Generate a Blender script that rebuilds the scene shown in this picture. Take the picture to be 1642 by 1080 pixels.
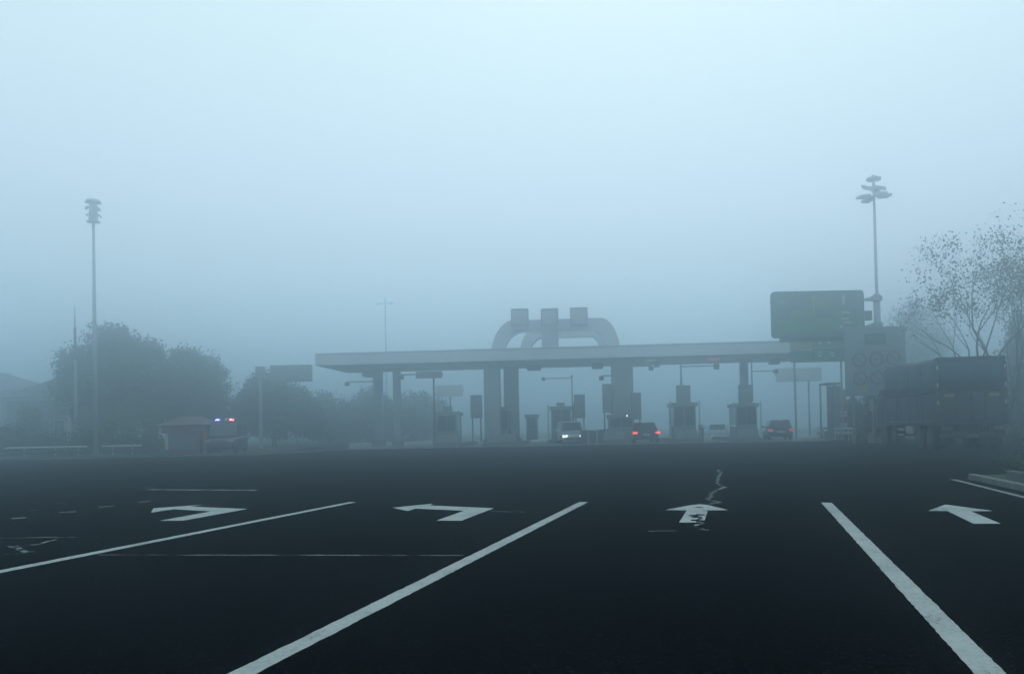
import bpy, bmesh, math, random
from mathutils import Vector, Matrix
import numpy as np

R = math.radians
for o in list(bpy.data.objects):
    bpy.data.objects.remove(o)
scene = bpy.context.scene
COL = scene.collection

# ------------------------------------------------------------------ camera
IMG_W, IMG_H, F = 1642.0, 1080.0, 1300.0
CAM = Vector((0.0, 0.0, 1.3))
PITCH, ROLL = R(1.0), R(1.15)
HORIZON_MID = 684.6
SHIFT = ((HORIZON_MID - IMG_H / 2) - F * math.tan(PITCH)) / IMG_W
fwd = Vector((0, math.cos(PITCH), math.sin(PITCH)))
rgt0 = Vector((1, 0, 0))
up0 = Vector((0, -math.sin(PITCH), math.cos(PITCH)))
rgt = rgt0 * math.cos(ROLL) - up0 * math.sin(ROLL)
upv = up0 * math.cos(ROLL) + rgt0 * math.sin(ROLL)
cam_data = bpy.data.cameras.new('camera')
cam = bpy.data.objects.new('camera', cam_data)
COL.objects.link(cam)
cam.matrix_world = Matrix(((rgt.x, upv.x, -fwd.x, CAM.x), (rgt.y, upv.y, -fwd.y, CAM.y),
                           (rgt.z, upv.z, -fwd.z, CAM.z), (0, 0, 0, 1)))
cam_data.sensor_width = 36.0
cam_data.sensor_fit = 'HORIZONTAL'
cam_data.lens = 36.0 * F / IMG_W
cam_data.shift_y = SHIFT
cam_data.clip_start = 0.05
cam_data.clip_end = 3000
scene.camera = cam

# ------------------------------------------------------------------ sky, sun, exposure
SUN_EL, SUN_AZ = R(52), R(12)            # azimuth measured from +Y towards +X
world = bpy.data.worlds.new("World")
scene.world = world
world.use_nodes = True
wn, wl = world.node_tree.nodes, world.node_tree.links
wn.clear()
w_out = wn.new('ShaderNodeOutputWorld')
sky = wn.new('ShaderNodeTexSky')
sky.sky_type = 'NISHITA'
sky.sun_disc = False
sky.sun_elevation = SUN_EL
sky.sun_rotation = SUN_AZ
sky.air_density, sky.dust_density, sky.ozone_density = 1.0, 2.5, 3.0
bg1 = wn.new('ShaderNodeBackground')
bg1.inputs['Strength'].default_value = 0.05
wl.new(sky.outputs[0], bg1.inputs[0])
# overcast cloud layer: dim at the horizon, bright overhead, the same all round
tc = wn.new('ShaderNodeTexCoord')
sep = wn.new('ShaderNodeSeparateXYZ')
wl.new(tc.outputs['Generated'], sep.inputs[0])
ramp = wn.new('ShaderNodeValToRGB')
wl.new(sep.outputs['Z'], ramp.inputs[0])
ramp.color_ramp.interpolation = 'EASE'
SKY_STOPS = [(0.0, (0.26, 0.38, 0.47)), (0.12, (0.74, 0.87, 0.96)), (0.5, (0.82, 1.01, 1.05)), (1.0, (0.80, 1.05, 1.12))]
els = ramp.color_ramp.elements
while len(els) < len(SKY_STOPS):
    els.new(0.5)
for e, (p, c) in zip(els, SKY_STOPS):
    e.position = p
    e.color = (*c, 1)
bg2 = wn.new('ShaderNodeBackground')
bg2.inputs['Strength'].default_value = 2.2
wl.new(ramp.outputs[0], bg2.inputs[0])
add = wn.new('ShaderNodeAddShader')
wl.new(bg1.outputs[0], add.inputs[0])
wl.new(bg2.outputs[0], add.inputs[1])
wl.new(add.outputs[0], w_out.inputs['Surface'])

sun_data = bpy.data.lights.new('sun', 'SUN')
sun_data.energy = 0.5
sun_data.angle = R(30)
sun_data.color = (1.0, 0.97, 0.9)
sun = bpy.data.objects.new('sun', sun_data)
COL.objects.link(sun)
sd = Vector((math.sin(SUN_AZ) * math.cos(SUN_EL), math.cos(SUN_AZ) * math.cos(SUN_EL), math.sin(SUN_EL)))
sun.rotation_euler = sd.to_track_quat('Z', 'Y').to_euler()
sun.location = (0, 0, 60)

vs = scene.view_settings
vs.view_transform = 'Standard'
vs.look = 'None'
vs.exposure = -1.40
vs.gamma = 1.0
vs.use_curve_mapping = False
cy = scene.cycles
cy.use_denoising = True
cy.max_bounces = 12
cy.volume_bounces = 8
cy.transparent_max_bounces = 12
cy.sample_clamp_indirect = 4.0

HAZE_TOP = 20.5
HAZE_DENSITY = 0.0180
HAZE_ANISO = 0.90
HAZE_COLOR = (0.81, 0.935, 1.0)

# ------------------------------------------------------------------ pixel -> world helpers (photo pixels, 1642 x 1080)
def ray(px, py):
    u = (px - IMG_W / 2) / F
    v = (IMG_H / 2 - py) / F + SHIFT * IMG_W / F
    return rgt * u + upv * v + fwd

def at(px, py, y):
    d = ray(px, py)
    return CAM + d * ((y - CAM.y) / d.y)

def gnd(px, py, z=0.0):
    d = ray(px, py)
    return CAM + d * ((z - CAM.z) / d.z)

def hor(px):
    return HORIZON_MID - (px - 821) * math.tan(ROLL)

def zat(px, py, y):
    return at(px, py, y).z

# toll plaza frame: its right end stands a little nearer
TA = R(4.5)
TE = Vector((math.cos(TA), -math.sin(TA), 0))
TN = Vector((math.sin(TA), math.cos(TA), 0))
TO = Vector((0, 57.5, 0))
TRZ = -TA

def toll(px, t=0.0, py=None):
    """world ground point where the vertical plane t metres behind the plaza front is seen at column px"""
    d = ray(px, hor(px) if py is None else py)
    k = ((TO + TN * t) - CAM).dot(TN) / d.dot(TN)
    p = CAM + d * k
    return Vector((p.x, p.y, 0))

# ------------------------------------------------------------------ materials
MATS = {}
def mat(name, col, rough=0.7, metal=0.0, var=0.15, scale=3.0, bump=0.0, bscale=40.0, spec=0.5, emit=None, estr=0.0, alpha_noise=None):
    if name in MATS:
        return MATS[name]
    m = bpy.data.materials.new(name)
    m.use_nodes = True
    n, l = m.node_tree.nodes, m.node_tree.links
    b = n['Principled BSDF']
    b.inputs['Roughness'].default_value = rough
    b.inputs['Metallic'].default_value = metal
    b.inputs['Specular IOR Level'].default_value = spec
    if var > 0:
        t = n.new('ShaderNodeTexCoord')
        nz = n.new('ShaderNodeTexNoise')
        nz.inputs['Scale'].default_value = scale
        nz.inputs['Detail'].default_value = 6
        nz.inputs['Roughness'].default_value = 0.6
        l.new(t.outputs['Object'], nz.inputs['Vector'])
        mp = n.new('ShaderNodeMapRange')
        mp.inputs[1].default_value, mp.inputs[2].default_value = 0.3, 0.7
        mp.inputs[3].default_value, mp.inputs[4].default_value = 1 - var, 1 + var
        l.new(nz.outputs[0], mp.inputs[0])
        mx = n.new('ShaderNodeVectorMath')
        mx.operation = 'SCALE'
        mx.inputs[0].default_value = col
        l.new(mp.outputs[0], mx.inputs['Scale'])
        l.new(mx.outputs[0], b.inputs['Base Color'])
        if bump > 0:
            nb = n.new('ShaderNodeTexNoise')
            nb.inputs['Scale'].default_value = bscale
            nb.inputs['Detail'].default_value = 4
            l.new(t.outputs['Object'], nb.inputs['Vector'])
            bp = n.new('ShaderNodeBump')
            bp.inputs['Strength'].default_value = bump
            bp.inputs['Distance'].default_value = 0.02
            l.new(nb.outputs[0], bp.inputs['Height'])
            l.new(bp.outputs[0], b.inputs['Normal'])
    else:
        b.inputs['Base Color'].default_value = (*col, 1)
    if emit:
        b.inputs['Emission Color'].default_value = (*emit, 1)
        b.inputs['Emission Strength'].default_value = estr
    MATS[name] = m
    return m

def asphalt_mat():
    m = bpy.data.materials.new('asphalt')
    m.use_nodes = True
    n, l = m.node_tree.nodes, m.node_tree.links
    b = n['Principled BSDF']
    t = n.new('ShaderNodeTexCoord')
    big = n.new('ShaderNodeTexNoise'); big.inputs['Scale'].default_value = 0.35; big.inputs['Detail'].default_value = 8
    l.new(t.outputs['Object'], big.inputs['Vector'])
    vor = n.new('ShaderNodeTexVoronoi'); vor.inputs['Scale'].default_value = 55.0
    l.new(t.outputs['Object'], vor.inputs['Vector'])
    fine = n.new('ShaderNodeTexNoise'); fine.inputs['Scale'].default_value = 120.0; fine.inputs['Detail'].default_value = 3
    l.new(t.outputs['Object'], fine.inputs['Vector'])
    r1 = n.new('ShaderNodeValToRGB')
    r1.color_ramp.elements[0].position = 0.35; r1.color_ramp.elements[0].color = (0.0010, 0.0020, 0.0027, 1)
    r1.color_ramp.elements[1].position = 0.68; r1.color_ramp.elements[1].color = (0.0032, 0.0048, 0.0060, 1)
    l.new(big.outputs[0], r1.inputs[0])
    # pale stones in the mix
    sp = n.new('ShaderNodeMapRange')
    sp.inputs[1].default_value, sp.inputs[2].default_value = 0.84, 0.98
    sp.inputs[3].default_value, sp.inputs[4].default_value = 0.0, 1.0
    sc = n.new('ShaderNodeSeparateColor')
    l.new(vor.outputs['Color'], sc.inputs[0])
    l.new(sc.outputs[0], sp.inputs[0])
    mx = n.new('ShaderNodeMix'); mx.data_type = 'RGBA'
    l.new(sp.outputs[0], mx.inputs[0])
    l.new(r1.outputs[0], mx.inputs[6])
    mx.inputs[7].default_value = (0.014, 0.020, 0.024, 1)
    l.new(mx.outputs[2], b.inputs['Base Color'])
    b.inputs['Roughness'].default_value = 0.82
    b.inputs['Specular IOR Level'].default_value = 0.0
    bp = n.new('ShaderNodeBump'); bp.inputs['Strength'].default_value = 0.6; bp.inputs['Distance'].default_value = 0.012
    ad = n.new('ShaderNodeMath'); ad.operation = 'ADD'
    l.new(vor.outputs['Distance'], ad.inputs[0]); l.new(fine.outputs[0], ad.inputs[1])
    l.new(ad.outputs[0], bp.inputs['Height'])
    l.new(bp.outputs[0], b.inputs['Normal'])
    return m

def paint_mat():
    """road paint, worn through to the asphalt in flecks"""
    m = bpy.data.materials.new('road_paint')
    m.use_nodes = True
    n, l = m.node_tree.nodes, m.node_tree.links
    b = n['Principled BSDF']
    t = n.new('ShaderNodeTexCoord')
    nz = n.new('ShaderNodeTexNoise'); nz.inputs['Scale'].default_value = 26.0; nz.inputs['Detail'].default_value = 8; nz.inputs['Roughness'].default_value = 0.75
    l.new(t.outputs['Object'], nz.inputs['Vector'])
    big = n.new('ShaderNodeTexNoise'); big.inputs['Scale'].default_value = 1.6; big.inputs['Detail'].default_value = 4
    l.new(t.outputs['Object'], big.inputs['Vector'])
    ad = n.new('ShaderNodeMath'); ad.operation = 'MULTIPLY_ADD'; ad.inputs[1].default_value = 0.5
    l.new(big.outputs[0], ad.inputs[0]); l.new(nz.outputs[0], ad.inputs[2])
    r = n.new('ShaderNodeValToRGB')
    r.color_ramp.elements[0].position = 0.55; r.color_ramp.elements[0].color = (0.03, 0.055, 0.055, 1)
    r.color_ramp.elements[1].position = 0.65; r.color_ramp.elements[1].color = (0.27, 0.295, 0.29, 1)
    e = r.color_ramp.elements.new(0.85); e.color = (0.36, 0.39, 0.375, 1)
    l.new(ad.outputs[0], r.inputs[0])
    l.new(r.outputs[0], b.inputs['Base Color'])
    b.inputs['Roughness'].default_value = 0.75
    b.inputs['Specular IOR Level'].default_value = 0.3
    bp = n.new('ShaderNodeBump'); bp.inputs['Strength'].default_value = 0.4; bp.inputs['Distance'].default_value = 0.005
    l.new(nz.outputs[0], bp.inputs['Height']); l.new(bp.outputs[0], b.inputs['Normal'])
    return m

def worn_mat(name, col, lo, hi, scale):
    """thin paint or sealant, worn away to the dark road in patches"""
    m = bpy.data.materials.new(name)
    m.use_nodes = True
    n, l = m.node_tree.nodes, m.node_tree.links
    b = n['Principled BSDF']
    t = n.new('ShaderNodeTexCoord')
    nz = n.new('ShaderNodeTexNoise'); nz.inputs['Scale'].default_value = scale; nz.inputs['Detail'].default_value = 7; nz.inputs['Roughness'].default_value = 0.7
    l.new(t.outputs['Object'], nz.inputs['Vector'])
    r = n.new('ShaderNodeValToRGB')
    r.color_ramp.elements[0].position = lo; r.color_ramp.elements[0].color = (0.006, 0.0075, 0.0085, 1)
    r.color_ramp.elements[1].position = hi; r.color_ramp.elements[1].color = (*col, 1)
    l.new(nz.outputs[0], r.inputs[0]); l.new(r.outputs[0], b.inputs['Base Color'])
    b.inputs['Roughness'].default_value = 0.85
    b.inputs['Specular IOR Level'].default_value = 0.05
    return m

def leaf_mat(name, c0, c1):
    m = bpy.data.materials.new(name)
    m.use_nodes = True
    n, l = m.node_tree.nodes, m.node_tree.links
    b = n['Principled BSDF']
    g = n.new('ShaderNodeNewGeometry')
    mx = n.new('ShaderNodeMix'); mx.data_type = 'RGBA'
    l.new(g.outputs['Random Per Island'], mx.inputs[0])
    mx.inputs[6].default_value = (*c0, 1); mx.inputs[7].default_value = (*c1, 1)
    l.new(mx.outputs[2], b.inputs['Base Color'])
    b.inputs['Roughness'].default_value = 0.6
    b.inputs['Specular IOR Level'].default_value = 0.25
    return m

M = dict(
    asphalt=asphalt_mat(), paint=paint_mat(),
    faint=worn_mat('thin_paint', (0.20, 0.22, 0.22), 0.40, 0.56, 3.5),
    tar=worn_mat('crack_sealant', (0.26, 0.29, 0.29), 0.47, 0.60, 7.0),
    dash=mat('dash_paint', (0.17, 0.19, 0.18), 0.8, var=0.35, scale=9, spec=0.1),
    concrete=mat('concrete', (0.20, 0.21, 0.21), 0.85, var=0.25, scale=1.2, bump=0.3, spec=0.2),
    kerb=mat('kerb_concrete', (0.14, 0.15, 0.145), 0.85, var=0.3, scale=2.5, bump=0.4, spec=0.2),
    dirtkerb=mat('dark_kerb', (0.10, 0.11, 0.11), 0.9, var=0.3, scale=2.5, bump=0.4, spec=0.2),
    grass=mat('grass_ground', (0.035, 0.055, 0.03), 0.95, var=0.5, scale=2.0, bump=0.6, bscale=12, spec=0.1),
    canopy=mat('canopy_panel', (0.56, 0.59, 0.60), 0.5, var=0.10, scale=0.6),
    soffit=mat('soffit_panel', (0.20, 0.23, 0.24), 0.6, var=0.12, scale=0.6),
    arch=mat('arch_cladding', (0.46, 0.49, 0.50), 0.5, var=0.10, scale=0.5),
    column=mat('column_cladding', (0.32, 0.35, 0.36), 0.55, var=0.12, scale=0.8),
    signface=mat('grey_sign_face', (0.17, 0.20, 0.21), 0.6, var=0.10, scale=1.0),
    steel=mat('galvanised_steel', (0.42, 0.44, 0.45), 0.42, 0.6, var=0.15, scale=4),
    polegrey=mat('pole_paint', (0.30, 0.33, 0.34), 0.5, 0.2, var=0.12, scale=2),
    darkmetal=mat('dark_metal', (0.035, 0.04, 0.045), 0.55, 0.3, var=0.2, scale=4),
    booth=mat('booth_panel', (0.16, 0.18, 0.185), 0.5, 0.1, var=0.15, scale=1.5),
    boothlight=mat('booth_pale_panel', (0.35, 0.38, 0.39), 0.5, 0.1, var=0.12, scale=1.5),
    glass=mat('dark_glass', (0.02, 0.025, 0.03), 0.08, 0.0, var=0.0, spec=0.6),
    green=mat('sign_green', (0.08, 0.175, 0.16), 0.5, var=0.12, scale=1.0),
    greenlit=mat('sign_green_field', (0.10, 0.24, 0.13), 0.5, var=0.15, scale=1.5),
    greenpale=mat('sign_pale_green', (0.20, 0.30, 0.16), 0.5, var=0.1),
    teal=mat('sign_teal', (0.045, 0.14, 0.15), 0.5, var=0.1),
    yellow=mat('sign_yellow', (0.28, 0.27, 0.13), 0.5, var=0.1),
    white=mat('white_paint', (0.72, 0.75, 0.74), 0.5, var=0.06),
    board=mat('board_white', (0.20, 0.25, 0.28), 0.55, var=0.08, scale=0.8),
    boarddark=mat('board_slate', (0.06, 0.085, 0.10), 0.5, var=0.1),
    ring=mat('sign_ring_red', (0.12, 0.085, 0.10), 0.5, var=0.1),
    red=mat('kiosk_red', (0.20, 0.022, 0.035), 0.55, var=0.2, scale=2),
    redroof=mat('red_roof', (0.075, 0.018, 0.028), 0.7, var=0.2, scale=3),
    orange=mat('orange_red', (0.22, 0.06, 0.025), 0.55, var=0.1),
    shutter=mat('shutter_grey', (0.12, 0.15, 0.16), 0.6, var=0.1),
    tile=mat('roof_tile', (0.04, 0.045, 0.05), 0.8, var=0.25, scale=3),
    plaster=mat('plaster', (0.12, 0.13, 0.13), 0.85, var=0.15, scale=1.0),
    trim=mat('pale_trim', (0.45, 0.47, 0.46), 0.8, var=0.1),
    tarp=mat('blue_tarpaulin', (0.006, 0.026, 0.055), 0.55, var=0.25, scale=1.2, bump=0.7, bscale=5),
    bluepaint=mat('truck_blue', (0.006, 0.024, 0.05), 0.5, var=0.3, scale=1.5),
    rearpanel=mat('truck_rear_grey', (0.022, 0.032, 0.037), 0.6, var=0.3, scale=1.5),
    rubber=mat('tyre_rubber', (0.012, 0.012, 0.013), 0.9, var=0.2, scale=6, spec=0.2),
    rim=mat('wheel_rim', (0.05, 0.055, 0.06), 0.6, 0.2, var=0.2),
    carblack=mat('car_black', (0.012, 0.014, 0.018), 0.3, 0.1, var=0.1),
    cargrey=mat('car_grey', (0.06, 0.065, 0.07), 0.3, 0.3, var=0.1),
    policeshaded=mat('police_paint_shaded', (0.035, 0.045, 0.055), 0.35, var=0.05),  # white van body; its shadow is put into this darker colour
    carwhite=mat('car_white', (0.50, 0.52, 0.53), 0.3, var=0.05),
    navy=mat('police_navy', (0.02, 0.035, 0.10), 0.4, var=0.05),
    taillamp=mat('tail_lamp', (0.3, 0.01, 0.01), 0.3, var=0, emit=(1.0, 0.10, 0.10), estr=7.0),
    brakelamp=mat('brake_lamp', (0.3, 0.01, 0.01), 0.3, var=0, emit=(1.0, 0.08, 0.08), estr=1.6),
    headlamp=mat('head_lamp', (0.8, 0.8, 0.8), 0.2, var=0, emit=(0.9, 0.97, 1.0), estr=9.0),
    lampoff=mat('lamp_lens', (0.30, 0.33, 0.34), 0.15, var=0),
    blueflash=mat('blue_flash', (0.05, 0.05, 0.5), 0.2, var=0, emit=(0.14, 0.08, 1.0), estr=9.0),
    bluebulb=mat('blue_bulb', (0.3, 0.3, 0.8), 0.2, var=0, emit=(0.42, 0.38, 1.0), estr=24.0),
    redbulb=mat('red_bulb', (0.8, 0.3, 0.3), 0.2, var=0, emit=(1.0, 0.30, 0.36), estr=22.0),
    redflash=mat('red_flash', (0.5, 0.03, 0.05), 0.2, var=0, emit=(1.0, 0.07, 0.13), estr=7.0),
    redsignal=mat('red_signal', (0.4, 0.05, 0.05), 0.3, var=0, emit=(1.0, 0.25, 0.3), estr=0.35),
    greensignal=mat('green_signal', (0.1, 0.4, 0.1), 0.3, var=0, emit=(0.4, 1.0, 0.5), estr=0.12),
    bark=mat('bark', (0.05, 0.045, 0.04), 0.95, var=0.3, scale=6, bump=0.5, bscale=20, spec=0.1),
    leafdark=leaf_mat('leaf_dark', (0.018, 0.042, 0.020), (0.042, 0.080, 0.032)),
    leafmid=leaf_mat('leaf_mid', (0.035, 0.06, 0.028), (0.075, 0.11, 0.045)),
    leafyellow=leaf_mat('leaf_yellowish', (0.07, 0.10, 0.025), (0.15, 0.16, 0.04)),
    leafdry=leaf_mat('leaf_dry', (0.035, 0.026, 0.026), (0.07, 0.05, 0.045)),
)

# ------------------------------------------------------------------ mesh helpers
class MB:
    def __init__(self):
        self.v, self.f = [], []
    def quad_strip(self, pts):
        b = len(self.v)
        self.v += [tuple(p) for p in pts]
        self.f.append(tuple(range(b, b + len(pts))))
        return self
    def box(self, x0, x1, y0, y1, z0, z1, taper=None):
        b = len(self.v)
        self.v += [(x0, y0, z0), (x1, y0, z0), (x1, y1, z0), (x0, y1, z0), (x0, y0, z1), (x1, y0, z1), (x1, y1, z1), (x0, y1, z1)]
        if taper is not None:
            tx, ty = taper
            cx, cyy = (x0 + x1) / 2, (y0 + y1) / 2
            for i in range(4, 8):
                x, y, z = self.v[b + i]
                self.v[b + i] = (cx + (x - cx) * tx, cyy + (y - cyy) * ty, z)
        self.f += [tuple(b + i for i in q) for q in ((3, 2, 1, 0), (4, 5, 6, 7), (0, 1, 5, 4), (1, 2, 6, 5), (2, 3, 7, 6), (3, 0, 4, 7))]
        return self
    def hexa(self, bottom, top):
        """bottom, top: 4 points each, counter-clockwise from above"""
        b = len(self.v)
        self.v += [tuple(p) for p in bottom] + [tuple(p) for p in top]
        self.f += [tuple(b + i for i in q) for q in ((3, 2, 1, 0), (4, 5, 6, 7), (0, 1, 5, 4), (1, 2, 6, 5), (2, 3, 7, 6), (3, 0, 4, 7))]
        return self
    def tube(self, p0, p1, r0, r1=None, n=10, cap=True):
        r1 = r0 if r1 is None else r1
        p0, p1 = Vector(p0), Vector(p1)
        d = (p1 - p0)
        if d.length < 1e-6:
            return self
        d.normalize()
        a = d.cross(Vector((0, 0, 1)) if abs(d.z) < 0.9 else Vector((1, 0, 0))).normalized()
        c = d.cross(a)
        b = len(self.v)
        for p, r in ((p0, r0), (p1, r1)):
            for i in range(n):
                t = 2 * math.pi * i / n
                self.v.append(tuple(p + a * (r * math.cos(t)) + c * (r * math.sin(t))))
        for i in range(n):
            j = (i + 1) % n
            self.f.append((b + i, b + n + i, b + n + j, b + j))
        if cap:
            self.f.append(tuple(b + i for i in range(n)))
            self.f.append(tuple(b + n + i for i in reversed(range(n))))
        return self
    def prism(self, poly, y0, y1):
        """poly: (x, z) outline, extruded from y0 to y1"""
        b, n = len(self.v), len(poly)
        self.v += [(x, y0, z) for x, z in poly] + [(x, y1, z) for x, z in poly]
        self.f.append(tuple(b + i for i in range(n)))
        self.f.append(tuple(b + n + i for i in reversed(range(n))))
        for i in range(n):
            j = (i + 1) % n
            self.f.append((b + j, b + i, b + n + i, b + n + j))
        return self
    def slab(self, poly, z0, z1):
        """poly: (x, y) outline, extruded upward"""
        b, n = len(self.v), len(poly)
        self.v += [(x, y, z0) for x, y in poly] + [(x, y, z1) for x, y in poly]
        self.f.append(tuple(b + i for i in reversed(range(n))))
        self.f.append(tuple(b + n + i for i in range(n)))
        for i in range(n):
            j = (i + 1) % n
            self.f.append((b + i, b + j, b + n + j, b + n + i))
        return self
    def ring(self, cx, cz, r0, r1, y0, y1, n=28):
        b = len(self.v)
        for i in range(n):
            t = 2 * math.pi * i / n
            c, s = math.cos(t), math.sin(t)
            self.v += [(cx + r0 * c, y0, cz + r0 * s), (cx + r1 * c, y0, cz + r1 * s), (cx + r1 * c, y1, cz + r1 * s), (cx + r0 * c, y1, cz + r0 * s)]
        for i in range(n):
            j = (i + 1) % n
            for k in range(4):
                m = (k + 1) % 4
                self.f.append((b + 4 * i + k, b + 4 * i + m, b + 4 * j + m, b + 4 * j + k))
        return self
    def loft(self, rings):
        b, n = len(self.v), len(rings[0])
        for r in rings:
            self.v += [tuple(p) for p in r]
        for k in range(len(rings) - 1):
            for i in range(n):
                j = (i + 1) % n
                self.f.append((b + k * n + i, b + k * n + j, b + (k + 1) * n + j, b + (k + 1) * n + i))
        self.f.append(tuple(b + i for i in reversed(range(n))))
        self.f.append(tuple(b + (len(rings) - 1) * n + i for i in range(n)))
        return self
    def build(self, name, m, parent=None, smooth=False, bevel=0.0, recalc=True):
        me = bpy.data.meshes.new(name)
        me.from_pydata(self.v, [], self.f)
        if recalc:
            bm = bmesh.new(); bm.from_mesh(me)
            bmesh.ops.recalc_face_normals(bm, faces=bm.faces)
            bm.to_mesh(me); bm.free()
        me.materials.append(m)
        if smooth:
            for p in me.polygons:
                p.use_smooth = True
        o = bpy.data.objects.new(name, me)
        COL.objects.link(o)
        if parent is not None:
            o.parent = parent
        if bevel > 0:
            bv = o.modifiers.new('bevel', 'BEVEL')
            bv.width = bevel; bv.segments = 2; bv.limit_method = 'ANGLE'; bv.angle_limit = R(40)
        return o

def tag(o, label=None, cat=None, group=None, kind=None):
    if label: o['label'] = label
    if cat: o['category'] = cat
    if group: o['group'] = group
    if kind: o['kind'] = kind
    return o

def thing(name, label, cat, loc=(0, 0, 0), rz=0.0, group=None):
    o = bpy.data.objects.new(name, None)
    o.empty_display_size = 0.3
    COL.objects.link(o)
    o.location = loc
    o.rotation_euler = (0, 0, rz)
    return tag(o, label, cat, group)

def dup(root, loc, rz, label, group=None):
    r = root.copy(); COL.objects.link(r)
    r.location = loc; r.rotation_euler = (0, 0, rz)
    r['label'] = label
    if group: r['group'] = group
    for ch in list(root.children):
        c = ch.copy(); COL.objects.link(c); c.parent = r
        for g in list(ch.children):
            d = g.copy(); COL.objects.link(d); d.parent = c
    return r

def B(x0, x1, y0, y1, z0, z1): return MB().box(x0, x1, y0, y1, z0, z1)

# ------------------------------------------------------------------ ground, road, pavements
def sheet(name, pts, z, m, kind='structure', seg=None):
    b = MB(); b.v = [(x, y, z) for x, y in pts]; b.f = [tuple(range(len(pts)))]
    o = b.build(name, m)
    for p in o.data.polygons:
        if p.normal.z < 0: p.flip()
    return tag(o, kind=kind)

sheet('ground', [(-420, -260), (420, -260), (420, 640), (-420, 640)], 0.0, M['grass'])
# asphalt of the plaza; its far edge on the left follows the verge
far_l = [gnd(-300, 742), gnd(0, 738), gnd(250, 733), gnd(420, 729)]
ra, rb = gnd(1642, 789), gnd(1552, 768)
road_pts = [(-60, -40), (9.5, -40), (ra.x + 0.05, ra.y), (rb.x, rb.y + 0.2)]
kerb_end = (rb.x, rb.y)
road_pts += [(rb.x + 3.5, rb.y + 3.0), (rb.x + 30, rb.y + 7.5), (60, 26), (60, 44), (34, 44.0), (27, 47), (25.5, 60), (24, 75)]
road_pts += [(-18, 80)] + [(p.x, p.y) for p in reversed(far_l)]
sheet('road', road_pts, 0.004, M['asphalt'])
c0, c1 = toll(560, -2.6), toll(1330, -2.6)
c2, c3 = toll(1330, 34), toll(560, 34)
sheet('toll_apron', [(c0.x, c0.y), (c1.x, c1.y), (c2.x, c2.y), (c3.x, c3.y)], 0.008, M['concrete'])
# pale concrete drainage strip along the front of the apron
d0, d1, d2, d3 = toll(520, -3.3), toll(1345, -3.3), toll(1345, -2.75), toll(520, -2.75)
MBx = MB().slab([(d0.x, d0.y), (d1.x, d1.y), (d2.x, d2.y), (d3.x, d3.y)], 0.0, 0.03)
tag(MBx.build('drainage_strip', M['kerb']), kind='structure')

# ------------------------------------------------------------------ road markings
VP = ray(1205, hor(1205)); LANE = Vector((VP.x, VP.y, 0)).normalized(); LPER = Vector((LANE.y, -LANE.x, 0))
def strip_poly(a, b, w):
    d = (b - a).normalized(); p = Vector((d.y, -d.x, 0)) * (w / 2)
    return [a - p, a + p, b + p, b - p]
def marking(name, polys, m, label, cat, group=None, z=0.008):
    b = MB()
    for pts in polys:
        base = len(b.v)
        b.v += [(p.x, p.y, z) for p in pts]
        b.f.append(tuple(range(base, base + len(pts))))
    o = b.build(name, m, recalc=False)
    for p in o.data.polygons:
        if p.normal.z < 0: p.flip()
    return tag(o, label, cat, group)
def ragged(a, b, w, seed, step=0.06, amp=0.005):
    """a painted line with slightly uneven edges"""
    rnd = random.Random(seed)
    d = b - a; L = d.length; d.normalize(); p = Vector((d.y, -d.x, 0)); n = max(2, int(L / step))
    l, r = [], []
    for i in range(n + 1):
        c = a + d * (L * i / n)
        l.append(c - p * (w / 2 + rnd.uniform(-amp, amp))); r.append(c + p * (w / 2 + rnd.uniform(-amp, amp)))
    return [[l[i], r[i], r[i + 1], l[i + 1]] for i in range(n)]
def extend(a, b, back):
    return a - (b - a).normalized() * back
LG = 'white lane lines on the asphalt'
A0, A1 = gnd(0, 917), gnd(566, 805)
marking('lane_line', ragged(extend(A0, A1, 6), A1, 0.15, 1), M['paint'], 'white lane line reaching the left picture edge, between the two left-turn arrows', 'lane line', LG)
B0, B1 = gnd(415, 1068), gnd(936, 805)
marking('lane_line', ragged(extend(B0, B1, 4), B1, 0.15, 2), M['paint'], 'long white lane line slanting through the middle of the road, left of the straight arrow', 'lane line', LG)
C0, C1 = gnd(1585, 1078), gnd(1325, 806)
marking('lane_line', ragged(extend(C0, C1, 4), C1, 0.155, 3), M['paint'], 'white lane line right of the worn straight arrow, running to the lower right corner', 'lane line', LG)
def arrow(pix, label, seed):
    return marking('lane_arrow', [[gnd(*p) for p in poly] for poly in pix], M['paint'], label, 'road arrow', 'white direction arrows on the asphalt')
arrow([[(699, 835), (740, 835), (792, 815), (744, 819)], [(744, 819), (792, 815), (690, 810.5), (666, 815.5)],
       [(629, 814), (654, 819.5), (666, 815.5), (690, 810.5), (694, 807.5)]],
      'white left-turn arrow between the two left lane lines', 1)
arrow([[(256, 835), (293, 835), (397, 816), (338, 820)], [(338, 820), (397, 816), (306, 812.5), (279, 816.5)],
       [(242, 822), (246, 815), (327, 809), (306, 812.5), (279, 816.5)]],
      'white left-turn arrow left of all the lane lines, with a chipped tip', 2)
arrow([[(1089, 838), (1129, 838), (1135, 818.5), (1101, 818.5)], [(1066, 817.8), (1101, 818.5), (1135, 818.5), (1168, 818), (1136, 810), (1122, 808.5), (1108, 810)]],
      'white straight-ahead arrow chipped by a long crack', 3)
arrow([[(1561, 840), (1605, 840), (1557, 820), (1519, 819.5)], [(1488, 819.5), (1519, 819.5), (1557, 820), (1593, 819.5), (1516, 809)]],
      'white straight-ahead arrow right of the last lane line', 4)
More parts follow.
